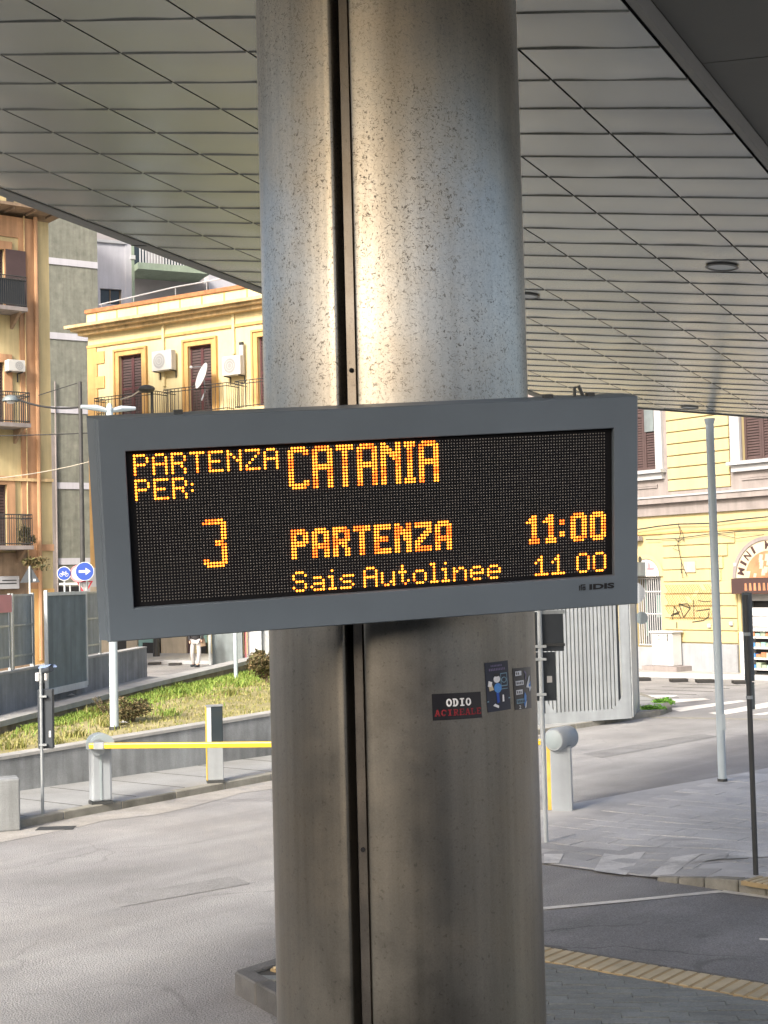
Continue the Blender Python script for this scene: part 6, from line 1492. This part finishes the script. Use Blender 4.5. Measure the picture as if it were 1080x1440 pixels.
# ============================================================ PERSON
pp = gp(276,938); pp.z = 0
per = thing('person', 'person in a dark jacket and pale grey trousers crossing the far street', 'person', pp)
def skin(name, verts, edges, radii, mat, root=0):
    me = bpy.data.meshes.new(name); me.from_pydata([V(v) for v in verts], edges, []); me.materials.append(mat)
    o = bpy.data.objects.new(name, me); C.objects.link(o); o.parent = per
    m_ = o.modifiers.new('skin', 'SKIN'); sk = me.skin_vertices[0].data
    for i, r in enumerate(radii): sk[i].radius = (r, r) if not hasattr(r, '__len__') else r
    sk[root].use_root = True; s = o.modifiers.new('sub', 'SUBSURF'); s.levels = 1; s.render_levels = 2
    for p in me.polygons: p.use_smooth = True
    m_.use_smooth_shade = True
    return o
hv = [(0,0,0.95),(0,0,1.15),(0,0,1.40),(0.02,-0.01,1.50),(0.03,-0.02,1.62),(0.03,-0.02,1.74),
      (-0.09,0,0.90),(-0.13,-0.06,0.50),(-0.10,0.10,0.10),(-0.16,0.02,0.04), (0.09,0,0.90),(0.12,-0.10,0.50),(0.08,-0.18,0.09),(0.02,-0.28,0.04),
      (-0.19,0,1.40),(-0.24,0.03,1.14),(-0.20,-0.08,0.90),(-0.19,-0.11,0.82),(0.19,0,1.40),(0.24,0.0,1.14),(0.22,-0.14,0.93),(0.21,-0.18,0.86)]
he = [(0,1),(1,2),(2,3),(3,4),(4,5),(0,6),(6,7),(7,8),(8,9),(0,10),(10,11),(11,12),(12,13),(2,14),(14,15),(15,16),(16,17),(2,18),(18,19),(19,20),(20,21)]
hr = [(0.15,0.11),(0.13,0.10),(0.16,0.10),0.06,(0.085,0.10),(0.07,0.08),0.085,0.058,0.042,0.04,0.085,0.058,0.042,0.04,0.055,0.043,0.032,0.03,0.055,0.043,0.032,0.03]
skin('body', hv, he, hr, M['skin'])
skin('trousers', [hv[0],hv[6],hv[7],hv[8],hv[10],hv[11],hv[12]], [(0,1),(1,2),(2,3),(0,4),(4,5),(5,6)], [(0.16,0.125),0.10,0.078,0.066,0.10,0.078,0.066], M['trousers'])
skin('jacket', [(0,0,0.88),hv[1],hv[2],(0,0,1.47),hv[14],hv[15],hv[16],hv[18],hv[19],hv[20]], [(0,1),(1,2),(2,3),(2,4),(4,5),(5,6),(2,7),(7,8),(8,9)], [(0.18,0.15),(0.17,0.14),(0.18,0.13),0.08,0.075,0.062,0.05,0.075,0.062,0.05], M['jacket'], 1)
for f_, t_ in ((8,9),(12,13)):
    a, b_ = V(hv[f_]), V(hv[t_]); d_ = (b_-a); d_.z = 0; d_.normalize()
    MB().tube([pp+a-d_*0.06+V((0,0,-0.04)), pp+a+V((0,0,-0.03)), pp+b_+d_*0.04], [0.045,0.055,0.035], 10).build('shoe', M['boxdark'], per, smooth=True)
MB().ell(pp+V((0.03,0.01,1.70)), 0.095,0.11,0.11).build('hair', M['bark'], per, smooth=True)
MB().tube([pp+V((0.22,-0.02,1.0)), pp+V((0.26,-0.02,0.72))], [0.09,0.11], 8).build('bag', M['brownwall'], per, smooth=True)
print('objects', len(bpy.data.objects))

# ============================================================ COACHES (behind the camera, and one added at left to darken the steel's reflection)
M['coachpaint'] = pm('coach_paint', (0.42,0.43,0.44), 0.35, var=0.05); M['coachglass'] = pm('coach_glass', (0.012,0.014,0.016), 0.15); M['tyre'] = pm('tyre', (0.02,0.02,0.02), 0.9)
M['coachadded'] = pm('added_coach_paint', (0.03,0.035,0.05), 0.35, var=0.05)
def coach(label, origin, ex, paint):
    ex = V(ex).normalized(); ey = V((-ex.y, ex.x, 0)); o = V(origin)
    t = thing('coach', label, 'coach', o, 'coaches parked at the station')
    Q = lambda *a: MB().obox(o, ex, ey, (0,0,1), *a)
    Q(-6,6,-1.25,1.25,0.32,1.55).build('lower_body', paint, t, bevel=0.08, seg=2)
    Q(-5.95,5.95,-1.22,1.22,1.56,3.25).build('window_band', M['coachglass'], t, bevel=0.06, seg=2)
    Q(-6,6,-1.25,1.25,3.26,3.62).build('roof', paint, t, bevel=0.12, seg=3)
    for x in (-3.8,-2.5,3.9):
        for sd in (-1, 1):
            c0 = o+ex*x+ey*(sd*0.95)+V((0,0,0.5)); w_ = MB().tube([c0, c0+ey*sd*0.31], 0.5, 24).build('wheel', M['tyre'], t, smooth=True)
            MB().tube([c0+ey*sd*0.30, c0+ey*sd*0.33], 0.28, 18).build('rim', M['galv'], w_, smooth=True)
    for i in range(7):
        for sd in (-1, 1): Q(-5.9+i*1.9,-5.84+i*1.9,*sorted((sd*1.215,sd*1.235)),1.62,3.2).build('window_pillar', M['black'], t)
coach('pale coach parked right behind the viewpoint, alongside the platform', (-1.0,-1.67,0), (1,0,0), M['coachpaint'])
coach('added dark coach out of view on the left, there to darken the column reflection', (-10.6,0.2,0), (0.1,1,0), M['coachadded'])  # unseen coach, added only for its dark reflection in the column
